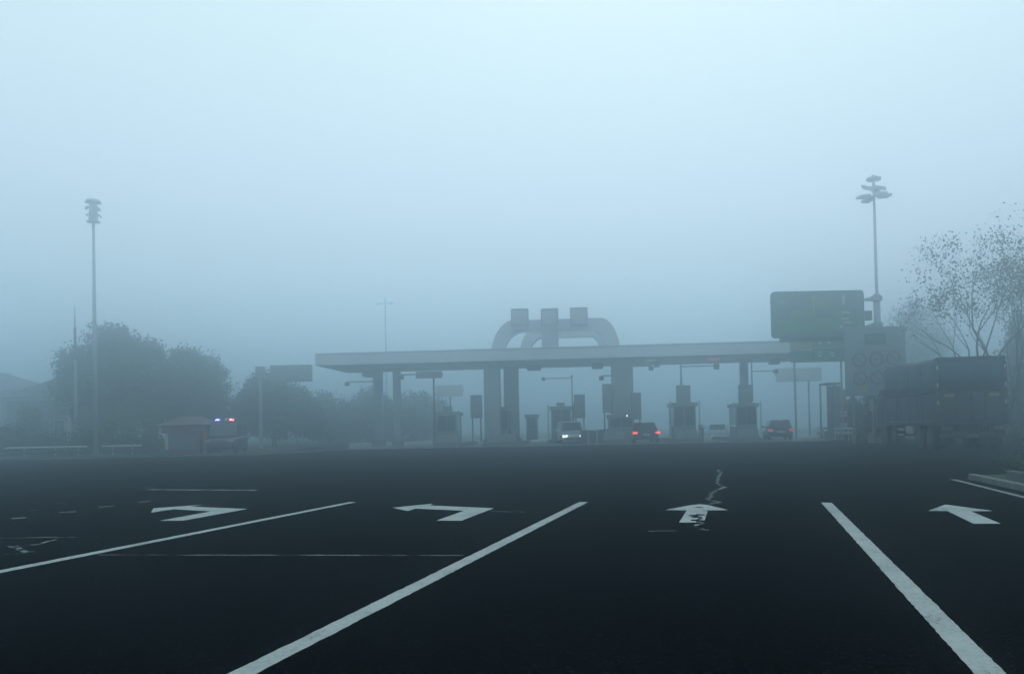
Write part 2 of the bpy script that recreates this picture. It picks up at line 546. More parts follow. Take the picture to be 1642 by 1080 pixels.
# thin scored lines and broken stripes
def thin(pa, pb, w, label, m='faint', seed=0, gaps=False, cat='road line', group=None, amp=0.01):
    rnd = random.Random(seed); a, b = gnd(*pa), gnd(*pb)
    q = ragged(a, b, w, seed, 0.15, amp)
    if gaps: q = [k for k in q if rnd.random() > 0.18]
    return marking('thin_line', q, M[m], label, cat, group)
thin((158, 890), (745, 891), 0.035, 'thin pale line crossing the lane between the two long lane lines', seed=4, group='thin pale lines')
thin((785, 820), (842, 821), 0.05, 'short pale stub beside the corner of the second left-turn arrow', seed=5, group='thin pale lines')
thin((1040, 852), (1085, 851), 0.03, 'faint short scratch left below the straight arrow', seed=6, group='thin pale lines')
thin((238, 785), (412, 786), 0.22, 'pale transverse stripe beyond the first left-turn arrow', seed=7, gaps=False, group='thin pale lines')
thin((0, 863), (160, 861), 0.04, 'thin broken line at the left picture edge', seed=8, group='thin pale lines')
DG = 'short edge dashes on the left'
for i, (pa, pb) in enumerate((((18, 831.5), (42, 830)), ((95, 822), (122, 820.2)), ((158, 813), (184, 811.3)), ((222, 805), (242, 804)), ((93, 806.3), (110, 805.8)), ((46, 818.6), (60, 818)))):
    lab = ['nearest short pale dash by the left picture edge', 'second pale dash from the left picture edge', 'third pale dash, left of the first left-turn arrow',
           'farthest pale dash, just beyond the chipped arrow tip', 'dim dash in the farther row, above the second dash', 'dim dash in the farther row, above the nearest dash'][i]
    marking('edge_dash', ragged(gnd(*pa), gnd(*pb), 0.12 if i < 4 else 0.07, 20 + i), M['dash'], lab, 'road dash', DG)
def crack(path, w, label, seed):
    """one unbroken sealed crack of uneven width; its wear is in the material"""
    rnd = random.Random(seed); cs = []
    for a, b in zip(path[:-1], path[1:]):
        pa, pb = gnd(*a), gnd(*b)
        n = max(2, int((pb - pa).length / 0.15))
        for i in range(n):
            off = Vector((rnd.uniform(-.03, .03), rnd.uniform(-.05, .05), 0)) if i else Vector()
            cs.append(pa.lerp(pb, i / n) + off)
    cs.append(gnd(*path[-1]))
    b = MB(); z = 0.011
    for i, c in enumerate(cs):
        d = (cs[min(i + 1, len(cs) - 1)] - cs[max(i - 1, 0)]).normalized(); p = Vector((d.y, -d.x, 0)) * (w * rnd.uniform(.25, .75))
        b.v += [((c - p).x, (c - p).y, z), ((c + p).x, (c + p).y, z)]
        if i: b.f.append((2 * i - 2, 2 * i - 1, 2 * i + 1, 2 * i))
    o = b.build('sealed_crack', M['tar'], recalc=False)
    for p in o.data.polygons:
        if p.normal.z < 0: p.flip()
    return tag(o, label, 'road crack', 'pale sealed cracks')
crack([(1150, 753), (1157, 760), (1151, 765), (1150, 775), (1163, 782), (1150, 786), (1138, 794), (1143, 797), (1134, 801), (1155, 806), (1136, 809)], 0.07, 'pale zigzag crack running beyond the straight arrow', 11)
crack([(1112, 826), (1124, 830), (1118, 834), (1128, 840), (1112, 845), (1134, 851), (1118, 851)], 0.05, 'pale crack pieces across the foot of the straight arrow', 12)
crack([(0, 891), (22, 889), (50, 886), (30, 879), (15, 877), (66, 873), (76, 869), (92, 865)], 0.05, 'pale forked crack by the left picture edge', 13)
# dark chips in the straight arrow
chips = MB()
for (px, py, s) in ((1112, 827, .05), (1117, 829.5, .06), (1122, 826, .05), (1124, 836, .06), (1114, 834.6, .05), (1121, 814, .045), (1128, 837, .05)):
    g = gnd(px, py); rnd = random.Random(px)
    chips.quad_strip([(g.x + s * (1.4 * math.cos(t) + rnd.uniform(-.3, .3)), g.y + s * 1.6 * math.sin(t), 0.012) for t in (0.2, 1.3, 2.4, 3.6, 4.8, 5.6)])
tag(chips.build('chipped_paint', M['asphalt']), kind='stuff')

# ------------------------------------------------------------------ toll plaza: canopy, arches, columns
def hz_of(px, py, t):
    """height of the point at pixel (px, py) on the plane t behind the plaza front"""
    p = toll(px, t)
    d = ray(px, py)
    k = ((TO + TN * t) - CAM).dot(TN) / d.dot(TN)
    return (CAM + d * k).z

def scoord(px, t=0.0):
    return (toll(px, t) - TO).dot(TE)

class TM:
    """local frame of a thing standing on the plaza: x along the front, y away from us"""
    def __init__(self, px, t):
        self.loc = toll(px, t); self.s0 = scoord(px, t); self.t0 = t; self.px = px
    def x(self, px, dt=0.0): return scoord(px, self.t0 + dt) - self.s0
    def z(self, py, px=None, dt=0.0): return hz_of(self.px if px is None else px, py, self.t0 + dt)

f0 = TM(900, 0)
xl, xr = f0.x(507), f0.x(1400)
ZT, ZF, ZS = 6.86, 6.04, 6.02
CD = 8.0                                            # depth of the roof
can = thing('toll_canopy', 'long flat grey canopy roof spanning all the toll lanes', 'canopy', f0.loc, TRZ)
MB().box(xl, xr, 0, 0.25, ZF, ZT).build('fascia', M['canopy'], can, bevel=0.03)
MB().box(xl, xr, 0.25, CD, ZT - 0.12, ZT - 0.02).build('roof_deck', M['canopy'], can)
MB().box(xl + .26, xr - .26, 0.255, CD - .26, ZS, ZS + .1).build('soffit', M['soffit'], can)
for i in range(14):                                 # shallow ribs under the roof
    x = xl + 1.2 + (xr - xl - 2.4) * i / 13
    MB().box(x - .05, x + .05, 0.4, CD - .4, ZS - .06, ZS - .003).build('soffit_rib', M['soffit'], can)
MB().box(xl, xl + 0.25, 0.252, CD, ZF + 0.003, ZT - 0.13).build('end_fascia', M['canopy'], can)
MB().box(xl, xr, CD + .002, CD + .25, ZF, ZT).build('rear_fascia', M['canopy'], can)
MB().box(xl - 0.02, xr + 0.02, -0.05, 0.3, ZT + 0.002, ZT + 0.05).build('coping', M['canopy'], can)

def portal(t, outer, inner, ztop_px, zbot_px, depth, name, label, cols):
    """a cladded portal arch: curved shoulders, straight top beam. outer/inner: px of left and right legs at canopy level"""
    f = TM(893, t)
    o = thing('arch', label, 'arch', f.loc, TRZ, 'arches over the toll canopy')
    xlo, xli, xri, xro = f.x(outer[0]), f.x(inner[0]), f.x(inner[1]), f.x(outer[1])
    zt, zb, zc = f.z(ztop_px), f.z(zbot_px), ZS + 0.2
    lt, rt = f.x(cols[0]), f.x(cols[1])      # where the top beam meets the shoulders
    def arc(x0, z0, x1, z1, n=7):
        return [(x0 + (x1 - x0) * (1 - math.cos(math.pi / 2 * i / n)), z0 + (z1 - z0) * math.sin(math.pi / 2 * i / n)) for i in range(n + 1)]
    left = arc(xlo, zc, lt, zt) + list(reversed(arc(xli, zc, lt + (xli - xlo) * 0.75, zb)))
    right = arc(xro, zc, rt, zt) + list(reversed(arc(xri, zc, rt + (xri - xro) * 0.75, zb)))
    for poly in (left, right):
        b = MB()
        n = len(poly)
        half = n // 2
        # quads across the band so the shape stays clean
        outer_p, inner_p = poly[:half], list(reversed(poly[half:]))
        for i in range(half - 1):
            q = [outer_p[i], outer_p[i + 1], inner_p[i + 1], inner_p[i]]
            b.prism(q, 0, depth)
        b.build('shoulder', M['arch'], o)
    MB().box(lt, rt, 0.02, depth - 0.02, zb, zt).build('top_beam', M['arch'], o, bevel=0.03)
    return o, f, (xlo, xli, xri, xro)

AG = 'arches over the toll canopy'
arch1, fa, xs1 = portal(1.0, (789, 998), (808, 978), 511, 529, 1.2, 'arch', 'wide front arch rising above the canopy and carrying three square boxes', (826, 966))
arch2, fb, xs2 = portal(5.6, (834, 982), (848, 968), 522, 540, 1.1, 'arch', 'narrower inner arch standing behind the wide front arch', (862, 962))
for px0, px1, py0, py1 in ((823.5, 850.5, 495, 529), (871.5, 898.5, 494.5, 556), (918.5, 945.5, 493, 521)):
    fx = TM((px0 + px1) / 2, 0.7)
    lab = {823.5: 'square sign box on the left of the arch top', 871.5: 'tall middle sign box running down the arch to the canopy', 918.5: 'square sign box on the right of the arch top'}[px0]
    q = thing('sign_box', lab, 'sign box', fx.loc, TRZ, 'three sign boxes on the arch')
    x0, x1, z0, z1 = fx.x(px0), fx.x(px1), fx.z(py1), fx.z(py0)
    MB().box(x0, x1, 0, 0.28, z0, z1).build('box_body', M['column'], q, bevel=0.03)
    fr = MB()
    for a in ((x0 - .03, x1 + .03, z1 - .08, z1 + .02), (x0 - .03, x1 + .03, z1 - 1.2, z1 - 1.12), (x0 - .03, x0 + .06, z1 - 1.12, z1 - .08), (x1 - .06, x1 + .03, z1 - 1.12, z1 - .08)):
        fr.box(a[0], a[1], -0.05, -0.003, a[2], a[3])
    fr.build('face_frame', M['signface'], q)

def column(px0, px1, t, label, top=None, cap=None, depth=0.8, m='column'):
    f = TM((px0 + px1) / 2, t)
    o = thing('canopy_column', label, 'column', f.loc, TRZ, 'columns under the toll canopy')
    x0, x1 = f.x(px0), f.x(px1)
    top = ZS if top is None else top
    MB().box(x0, x1, 0, depth, 0.45, top).build('shaft', M[m], o, bevel=0.03)
    MB().box(x0 - .12, x1 + .12, -.12, depth + .12, 0.0, 0.45).build('plinth', M['concrete'], o, bevel=0.02)
    if cap:
        MB().box(f.x(cap[0]), f.x(cap[1]), -.2, depth + .2, top - 0.45, top - 0.003).build('capital', M['column'], o)
    return o
column(777, 802, 1.6, 'thick left column of the pair under the left arch shoulder', depth=1.2)
column(809, 832, 5.6, 'thick right column of the pair under the left arch shoulder', depth=1.1)
column(983, 1017, 1.6, 'broad column under the right arch shoulder', depth=1.2)
column(599, 612, 6.4, 'column with a wide capital near the left end of the canopy', cap=(583, 611))
column(631, 642, 3.2, 'slim column second from the left end of the canopy', depth=0.5)
column(1190, 1202, 4.5, 'slim column behind the booth on the right', depth=0.55)

for px, w, lab in ((858, 11, 'ceiling lamp box under the canopy, left of the lanes in the middle'), (960, 9, 'ceiling lamp box under the canopy, beside the broad right column'),
                   (1246, 8, 'ceiling lamp box under the canopy above the dark car')):
    f = TM(px, 4.5)
    q = thing('ceiling_lamp', lab, 'lamp', f.loc, TRZ, 'lamp boxes under the canopy')
    x0, x1 = f.x(px - w), f.x(px + w)
    MB().box(x0, x1, 0, 0.7, ZS - 0.38, ZS - 0.004).build('housing', M['signface'], q, bevel=0.02)
    MB().box(x0 + .08, x1 - .08, 0.08, 0.62, ZS - 0.41, ZS - 0.383).build('lens', M['lampoff'], q)

# ------------------------------------------------------------------ toll islands and booths
def island(px0, px1, t, length, label):
    f = TM((px0 + px1) / 2, t)
    o = thing('toll_island', label, 'traffic island', f.loc, TRZ, 'raised islands between the toll lanes')
    x0, x1 = f.x(px0), f.x(px1); w = (x1 - x0) / 2
    pts = [(w * math.sin(a) , -0.9 * math.cos(a)) for a in [math.pi * (i / 8 - 0.5) for i in range(9)]]
    MB().slab(pts + [(w, length), (-w, length)], 0.008, 0.22).build('kerb', M['kerb'], o, bevel=0.02)
    pts2 = [(x * 0.88, y * 0.84) for x, y in pts]
    MB().slab(pts2 + [(w * .88, length - .1), (-w * .88, length - .1)], 0.221, 0.26).build('island_top', M['concrete'], o)
    # concrete crash block at the nose
    MB().box(-w * .72, w * .72, -0.1, 0.9, 0.262, 0.85, taper=(0.86, 0.7)).build('crash_block', M['booth'], o, bevel=0.05)
    return o

def booth(px0, px1, py_top, t, label, upper=None, rails=True, depth=2.6, body='booth'):
    """a toll collector's cabin: plinth, frame posts, window panes all round, flat roof, maybe a sign cabinet on top"""
    f = TM((px0 + px1) / 2, t)
    o = thing('toll_booth', label, 'toll booth', f.loc, TRZ, 'toll booths on the islands')
    x0, x1, H = f.x(px0), f.x(px1), f.z(py_top)
    zb = 0.262
    MB().box(x0, x1, 0, depth, zb, 1.15).build('lower_wall', M[body], o, bevel=0.02)
    for sx in (x0 + 0.04, x1 - 0.04):
        for yy in (0.05, depth - 0.05):
            MB().box(sx - .04, sx + .04, yy - .04, yy + .04, 1.152, H - 0.28).build('corner_post', M[body], o)
    xm = (x0 + x1) / 2
    for a, c in ((x0 + .085, xm - .03), (xm + .03, x1 - .085)):
        MB().box(a, c, 0.04, 0.06, 1.155, H - 0.285).build('window_pane', M['glass'], o)
    MB().box(xm - .028, xm + .028, 0.02, 0.08, 1.152, H - 0.282).build('mullion', M[body], o)
    for sx in (x0 + .03, x1 - .05):
        MB().box(sx, sx + .02, 0.1, depth - .1, 1.155, H - 0.285).build('side_pane', M['glass'], o)
    MB().box(x0 - .12, x1 + .12, -.2, depth + .2, H - 0.278, H).build('roof', M[body], o, bevel=0.03)
    if upper:
        u0, u1, uz = f.x(upper[0]), f.x(upper[1]), f.z(upper[2])
        c = MB().box(u0, u1, 0.2, 0.7, H + 0.003, uz).build('sign_cabinet', M['signface'], o, bevel=0.03)
        MB().box(u0 + .08, u1 - .08, 0.17, 0.197, H + 0.12, H + (uz - H) * 0.55).build('cabinet_panel', M['booth'], c)
    if rails:
        for sx in (x0 - .22, x1 + .22):
            MB().tube((sx, -0.25, zb - .04), (sx, -0.25, H + 0.12), 0.045, n=8).build('guard_post', M['steel'], o)
        MB().tube((x1 + .22, -0.25, H - .12), (x1 - .2, -0.25, H - .12), 0.03, n=6).build('guard_rail', M['steel'], o)
    return o

def arm_pole(px, py_top, t, arm_px, arm_py, label, head='signal', base_z=0.25, drop=0.0, cat='signal pole', rod=0.06, group='gantry arms over the lanes', lit=None, headw=0.38):
    """upright pole with a horizontal arm and a box at its end"""
    f = TM(px, t)
    o = thing('arm_pole', label, cat, f.loc, TRZ, group)
    zt = f.z(py_top)
    za = f.z(arm_py)
    MB().tube((0, 0, base_z), (0, 0, zt), rod, rod * 0.8, n=10).build('post', M['darkmetal'], o)
    MB().tube((0, 0, base_z), (0, 0, base_z + 0.05), rod * 2.2, n=10).build('base_flange', M['darkmetal'], o)
    xa = f.x(arm_px)
    MB().tube((0, 0, za), (xa, 0, za), rod * 0.6, n=8).build('arm', M['darkmetal'], o)
    MB().tube((0, 0, zt), (0, 0, zt + 0.14), rod * 1.7, rod * 0.9, n=10).build('post_cap', M['darkmetal'], o)
    h = headw
    MB().box(xa - h / 2, xa + h / 2, -0.15, 0.12, za - h * .65 - drop, za + h * .35 - drop).build('camera_box' if head != 'signal' else 'signal_box', M['darkmetal'], o, bevel=0.02)
    if lit:
        MB().ring(xa, za - h * .15 - drop, 0.02, 0.11, -0.17, -0.152, n=14).build('signal_lens', M[lit], o)
    return o

island(1076, 1127, -0.3, 9, 'raised island under the booth left of the barrier arm')
booth(1080, 1116, 645, 0.9, 'toll booth with a narrow cabinet on its roof, left of the barrier arm', upper=(1087, 1109, 617))
arm_pole(1094, 588, 1.6, 1151, 587.5, 'pole on the booth left of the barrier arm, reaching right to a signal box', base_z=4.1)
island(1176, 1224, -0.3, 9, 'raised island under the booth right of the barrier arm')
booth(1181, 1214, 646, 0.9, 'toll booth with a narrow cabinet on its roof, right of the barrier arm', upper=(1188, 1209, 616))
arm_pole(1207.5, 579, 1.9, 1246, 595, 'slender pole on the right booth of the barrier pair with an arm reaching right', base_z=2.95, rod=0.055, headw=0.3)
island(694, 742, -0.3, 9, 'raised island under the leftmost booth')
booth(700, 732, 660, 0.9, 'leftmost toll booth, below the hanging lane sign', upper=(709, 723, 650))
island(876, 945, 5.4, 5, 'raised island under the booth behind the white van')
booth(884, 916, 651, 6.3, 'toll booth behind the white van', upper=(893, 906, 645), rails=True)
arm_pole(918.5, 604, 6.0, 873, 605.5, 'thin pole right of the booth behind the white van, its arm reaching left', headw=0.26, rod=0.055)
island(772, 838, -0.3, 9, 'raised island between the two thick left columns')
booth(797, 815, 652, 3.0, 'narrow booth squeezed between the two thick left columns', rails=False)
island(958, 1010, -0.3, 10, 'raised island under the broad right column')
booth(976, 1016, 664, -0.9 + 1.2, 'wide toll booth at the foot of the broad right column', rails=False, depth=1.2)
booth(844, 861, 664, 8.0, 'small far booth seen right of the thick left columns', rails=False, depth=1.6)
tag(bpy.data.objects['toll_booth'], None)

# cabinets and boards standing on the islands
def board_on_posts(px0, px1, py0, py1, t, label, m='signface', posts=2, cat='sign board', group='boards beside the booths'):
    f = TM((px0 + px1) / 2, t)
    o = thing('lane_board', label, cat, f.loc, TRZ, group)
    x0, x1, z0, z1 = f.x(px0), f.x(px1), f.z(py1), f.z(py0)
    MB().box(x0, x1, 0, 0.2, z0, z1).build('board', M[m], o, bevel=0.03)
    MB().box(x0 + .06, x1 - .06, -0.02, -0.003, z0 + .06, z1 - .06).build('face', M['booth'], o)
    xs = (x0 + .12, x1 - .12) if posts == 2 else ((x0 + x1) / 2,)
    for x in xs:
        MB().tube((x, 0.1, 0.25 if t < 6 else 0.0), (x, 0.1, z0 - .002), 0.05, n=8).build('post', M['darkmetal'], o)
    return o
board_on_posts(755, 773.5, 633, 670, 0.6, 'upright dark board left of the thick left columns')
board_on_posts(921, 939, 632, 670, 5.9, 'upright dark board right of the pole behind the white van')
board_on_posts(967, 984, 615, 661, 0.5, 'tall dark board at the left of the broad right column')
board_on_posts(1013, 1029, 629, 672, 0.8, 'dark board at the right of the broad right column, above the first tail-lit car')
def vms(px0, px1, py0, py1, t, label, post_px, post_py, m='signface', dm='booth'):
    f = TM((px0 + px1) / 2, t)
    o = thing('message_sign', label, 'sign', f.loc, TRZ, 'message signs of the toll lanes')
    x0, x1, z0, z1 = f.x(px0), f.x(px1), f.z(py1), f.z(py0)
    MB().box(x0, x1, 0, 0.25, z0, z1).build('cabinet', M[m], o, bevel=0.04)
    MB().box(x0 + .08, x1 - .08, -0.025, -0.003, z0 + .08, z1 - .08).build('display', M[dm], o)
    xp = f.x(post_px)
    MB().tube((xp, 0.35, 0.0 if t > 9 else 0.2), (xp, 0.35, z1), 0.07, n=10).build('post', M['darkmetal'], o)
    MB().box(min(xp, x0) - .05, max(xp, x1) + .05, 0.252, 0.42, (z0 + z1) / 2 - .06, (z0 + z1) / 2 + .06).build('crossbar', M['darkmetal'], o)
    return o
vms(668, 710, 595, 606, 0.4, 'wide lane sign on a thin post above the leftmost booth', 695.5, 600)
vms(1247, 1320, 589, 611, 14, 'large faint message sign beyond the canopy on the right', 1300, 600, m='canopy', dm='canopy')
vms(700, 743, 617, 635, 15, 'faint message sign beyond the canopy above the leftmost booth', 722, 625, m='canopy', dm='canopy')

# bracket arms on the columns with cameras
def bracket(px0, px1, py, t, label):
    f = TM(px0, t)
    o = thing('camera_bracket', label, 'camera', f.loc, TRZ, 'camera brackets on the columns')
    z = f.z(py); x1 = f.x(px1)
    MB().tube((0, 0, z), (x1, 0, z), 0.045, n=8).build('arm', M['darkmetal'], o)
    MB().box(x1 - .16, x1 + .16, -.2, .2, z - .32, z - .02).build('camera_housing', M['darkmetal'], o, bevel=0.03)
    MB().tube((x1, -.2, z - .17), (x1, -.28, z - .17), 0.08, n=10).build('lens_hood', M['glass'], o)
    return o
bracket(602, 558, 611, 7.6, 'camera on a long bracket left of the capital column')
bracket(668, 645, 600, 0.5, 'camera on a short bracket left of the wide lane sign')
bracket(982, 966, 602, 1.4, 'camera on a short bracket left of the broad right column')
bracket(1018, 1046, 587, 2.0, 'camera on a bracket right of the broad right column')
def lane_signal(px, py, w, h, t, m, label):
    f = TM(px, t)
    o = thing('lane_signal', label, 'signal', f.loc, TRZ, 'lane signals on the canopy fascia')
    x0, x1, z0, z1 = f.x(px - w / 2), f.x(px + w / 2), f.z(py + h / 2), f.z(py - h / 2)
    MB().box(x0, x1, -0.24, -0.06, z0, z1).build('housing', M['darkmetal'], o, bevel=0.02)
    MB().box(x0 + .04, x1 - .04, -0.262, -0.243, z0 + .04, z1 - .04).build('display', M[m], o)
lane_signal(1146, 576, 22, 6.5, 0, 'redsignal', 'dim red lane signal on the canopy edge above the barrier arm')
lane_signal(1046, 578, 16, 5, 0, 'greensignal', 'dim green lane signal on the canopy edge above the first tail-lit car')
f = TM(1056, 4.0)
q = thing('ceiling_lamp', 'small box under the canopy right of the broad right column', 'lamp', f.loc, TRZ, 'lamp boxes under the canopy')
MB().box(-.2, .2, 0, .4, ZS - .42, ZS - .004).build('housing', M['signface'], q, bevel=0.02)
MB().box(-.14, .14, .05, .35, ZS - .44, ZS - .423).build('lens', M['lampoff'], q)

# barrier arm with a green plate, and posts below it
f = TM(1150, 0.6)
q = thing('barrier_gate', 'closed barrier arm with a green plate between the two cabinet-topped booths', 'barrier', f.loc, TRZ)
x0, x1, z = f.x(1124), f.x(1180), f.z(683)
MB().box(x0, x1, 0, 0.07, z - .05, z + .05).build('arm', M['white'], q)
MB().box(f.x(1138), f.x(1162), -0.05, -0.003, f.z(688.5), f.z(680)).build('plate', M['green'], q, bevel=0.01)
MB().box(x0 - .12, x0 + .2, 0.1, 0.45, 0.008, z + .12).build('gate_cabinet', M['booth'], q, bevel=0.03)
MB().box(x1 - .25, x1 + .05, 0.1, 0.3, 0.008, z - .08).build('arm_rest', M['booth'], q, bevel=0.02)
f = TM(1150, 9.0)
q = thing('barrier_fence', 'low rail fence seen under the barrier arm', 'fence', f.loc, TRZ)
x0, x1 = f.x(1128), f.x(1174)
for i in range(6):
    x = x0 + (x1 - x0) * i / 5
    MB().tube((x, 0, 0.0), (x, 0, .95), 0.035, n=6).build('post', M['boothlight'], q)
for zz in (.45, .92):
    MB().tube((x0 - .1, 0, zz), (x1 + .1, 0, zz), 0.03, n=6).build('rail', M['boothlight'], q)

# long dark crash barrier to the right of the white van
f = TM(948, 0.0)
q = thing('crash_barrier', 'long dark crash barrier beside the white van', 'barrier', f.loc, TRZ)
xa = [f.x(p) for p in (930, 943, 957, 972, 982)]
tops = [0.98, 0.98, 0.98, 1.06, 1.22]
for i in range(4):
    a, c = xa[i] + .02, xa[i + 1] - .02
    MB().hexa([(a, 0, .01), (c, 0, .01), (c, .35, .01), (a, .35, .01)], [(a, .1, tops[i]), (c, .1, tops[i + 1]), (c, .25, tops[i + 1]), (a, .25, tops[i])]).build('panel', M['darkmetal'] if i < 3 else M['booth'], q, bevel=0.02)
for x in (xa[1], xa[2]):
    MB().tube((x, -.06, 0.01), (x, -.06, 1.02), 0.05, n=8).build('post', M['boothlight'], q)

# steel-framed kiosk at the right end
f = TM(1339, -1.0)
q = thing('steel_kiosk', 'tall grey steel-framed kiosk at the right end of the toll line', 'kiosk', f.loc, TRZ)
x0, x1, zt = f.x(1328), f.x(1351), f.z(616)
for x in (x0, x1):
    for yy in (0, 1.6):
        MB().box(x - .05, x + .05, yy - .05, yy + .05, 0.0, zt).build('post', M['booth'], q)
MB().box(x0 - .06, x1 + .06, -.06, 1.66, zt + .002, zt + .14).build('roof', M['booth'], q)
MB().box(x0 + .06, x1 - .06, 0.0, 0.04, 0.02, zt - .1).build('panel', M['signface'], q)
MB().box(x0 + .3, x0 + .34, -.03, -.003, 0.2, zt - .3).build('panel_seam', M['darkmetal'], q)

# yellow-topped red banded marker
f = TM(1353, -2.0)
q = thing('banded_marker', 'upright marker with a yellow top and red bands beside the kiosk', 'marker post', f.loc, TRZ)
x0, x1 = f.x(1348), f.x(1358.5)
z0, z1 = 0.0, f.z(624)
MB().box(x0, x1, 0, 0.12, z1 * .70, z1).build('yellow_panel', M['yellow'], q, bevel=0.01)
for i in range(5):
    MB().box(x0, x1, 0, 0.12, z1 * (.12 + .115 * i) + .004, z1 * (.12 + .115 * (i + 1)) - .004).build('band', M['red' if i % 2 == 0 else 'trim'], q)
MB().box(x0 + .1, x1 - .1, 0.03, 0.09, 0.0, z1 * .12).build('foot', M['darkmetal'], q)

# ------------------------------------------------------------------ signs on the right
def rounded(x0, x1, z0, z1, r, n=5):
    pts = []
    for cx, cz, a0 in ((x1 - r, z1 - r, 0), (x0 + r, z1 - r, 90), (x0 + r, z0 + r, 180), (x1 - r, z0 + r, 270)):
        for i in range(n + 1):
            a = R(a0 + 90 * i / n)
            pts.append((cx + r * math.cos(a), cz + r * math.sin(a)))
    return pts

SD = 46.0
def fr(px, y):                                     # ground point straight under pixel column px at depth y
    p = at(px, hor(px), y); return Vector((p.x, p.y, 0))
def wx(px, py, y, loc): return at(px, py, y).x - loc.x
gl = fr(1411, SD + 0.6)
g = thing('overhead_sign', 'large green road sign with rounded corners held out from a thick grey post', 'road sign', gl)
cxs = wx(1310, 503, SD, gl)
x0, x1 = wx(1237, 503, SD, gl), wx(1386, 503, SD, gl)
z0, z1 = zat(1310, 540.5, SD), zat(1310, 466, SD)
MB().prism(rounded(x0, x1, z0, z1, 0.22), -0.6, -0.45).build('panel', M['teal'], g)
pf = MB().prism(rounded(x0 + .09, x1 - .09, z0 + .09, z1 - .09, 0.15), -0.612, -0.602).build('green_field', M['green'], g)
def gx(px): return wx(px, 503, SD, gl)
def gz(py): return zat(1310, py, SD)
# lit field pieces and pale strokes on the face
for a in ((1246, 1300, 512, 533), (1268, 1302, 497, 511), (1303, 1335, 480, 497), (1300, 1350, 512, 531), (1336, 1352, 498, 511)):
    MB().box(gx(a[0]), gx(a[1]), -0.622, -0.614, gz(a[3]), gz(a[2])).build('map_block', M['greenlit'], pf)
for a in ((1303, 1306.5, 474, 505), (1250, 1262, 482, 485)):
    MB().box(gx(a[0]), gx(a[1]), -0.626, -0.623, gz(a[3]), gz(a[2])).build('divider', M['greenpale'], pf)
for a in ((1351, 1355, 474, 489), (1350, 1363, 500, 503), (1350, 1361, 510, 513), (1352, 1364, 516, 519), (1346, 1350, 522, 527)):
    MB().box(gx(a[0]), gx(a[1]), -0.626, -0.615, gz(a[3]), gz(a[2])).build('pale_stroke', M['trim'], pf)
MB().box(gx(1250), gx(1352), -0.58, -0.46, gz(547), gz(540.8)).build('lower_panel', M['boarddark'], g)
zp = zat(1411, 471, SD + .6)
MB().tube((0, 0, 0.1), (0, 0, zp), 0.21, 0.19, n=16).build('post', M['polegrey'], g, smooth=True)
MB().box(-.45, .45, -.45, .45, 0.0, .1).build('base_plate', M['steel'], g)
for py in (478, 521):
    zc = zat(1411, py, SD + .6)
    MB().tube((0, 0, zc - .13), (0, 0, zc + .13), 0.31, n=16).build('flange', M['polegrey'], g)
    c = MB()
    c.tube((-.2, 0, zc + .08), (x1 + .1, -.35, zc - .12), 0.055, n=8)
    c.tube((-.2, 0, zc - .12), (x1 + .1, -.35, zc - .14), 0.055, n=8)
    c.build('bracket', M['polegrey'], g)
    MB().box(x0 + .5, x1 + .15, -.445, -.33, zc - .2, zc - .08).build('back_rail', M['polegrey'], g)
MB().box(x1 + .18, x1 + .55, -.4, -.1, zat(1390, 512, SD), zat(1390, 497, SD)).build('control_box', M['booth'], g, bevel=0.03)

# lane guide sign: yellow plate and teal plates on one frame
ld = 53.0
gl2 = fr(1311, ld)
g = thing('lane_guide_sign', 'teal lane sign with a yellow plate, under the big green road sign', 'road sign', gl2)
def lx(px): return wx(px, 560, ld, gl2)
def lz(py): return zat(1311, py, ld)
MB().box(lx(1268), lx(1303.5), 0, .12, lz(561), lz(544.5)).build('yellow_plate', M['yellow'], g)
MB().box(lx(1268), lx(1303.5), 0, .12, lz(580), lz(561.6)).build('teal_plate', M['teal'], g)
tp = []
for pa, pb in ((543.5, 556.5), (557.5, 580)):
    tp.append(MB().box(lx(1304.5), lx(1356), 0, .12, lz(pb), lz(pa)).build('teal_plate', M['teal'], g))
for i, px, py, w, h in ((0, 1315.5, 549, 6, 5), (0, 1329.5, 549, 6, 5), (1, 1314, 564.5, 6, 3), (1, 1314, 570, 6, 3), (1, 1333, 566, 8, 3), (1, 1335, 571, 5, 3)):
    MB().box(lx(px - w / 2), lx(px + w / 2), -.02, -.003, lz(py + h / 2), lz(py - h / 2)).build('pale_mark', M['trim'], tp[i])
for px in (1275, 1350):
    MB().tube((lx(px), .2, 0), (lx(px), .2, lz(546)), 0.07, n=10).build('post', M['polegrey'], g)
MB().box(lx(1268), lx(1356), .125, .26, lz(552), lz(549)).build('crossbar', M['polegrey'], g)

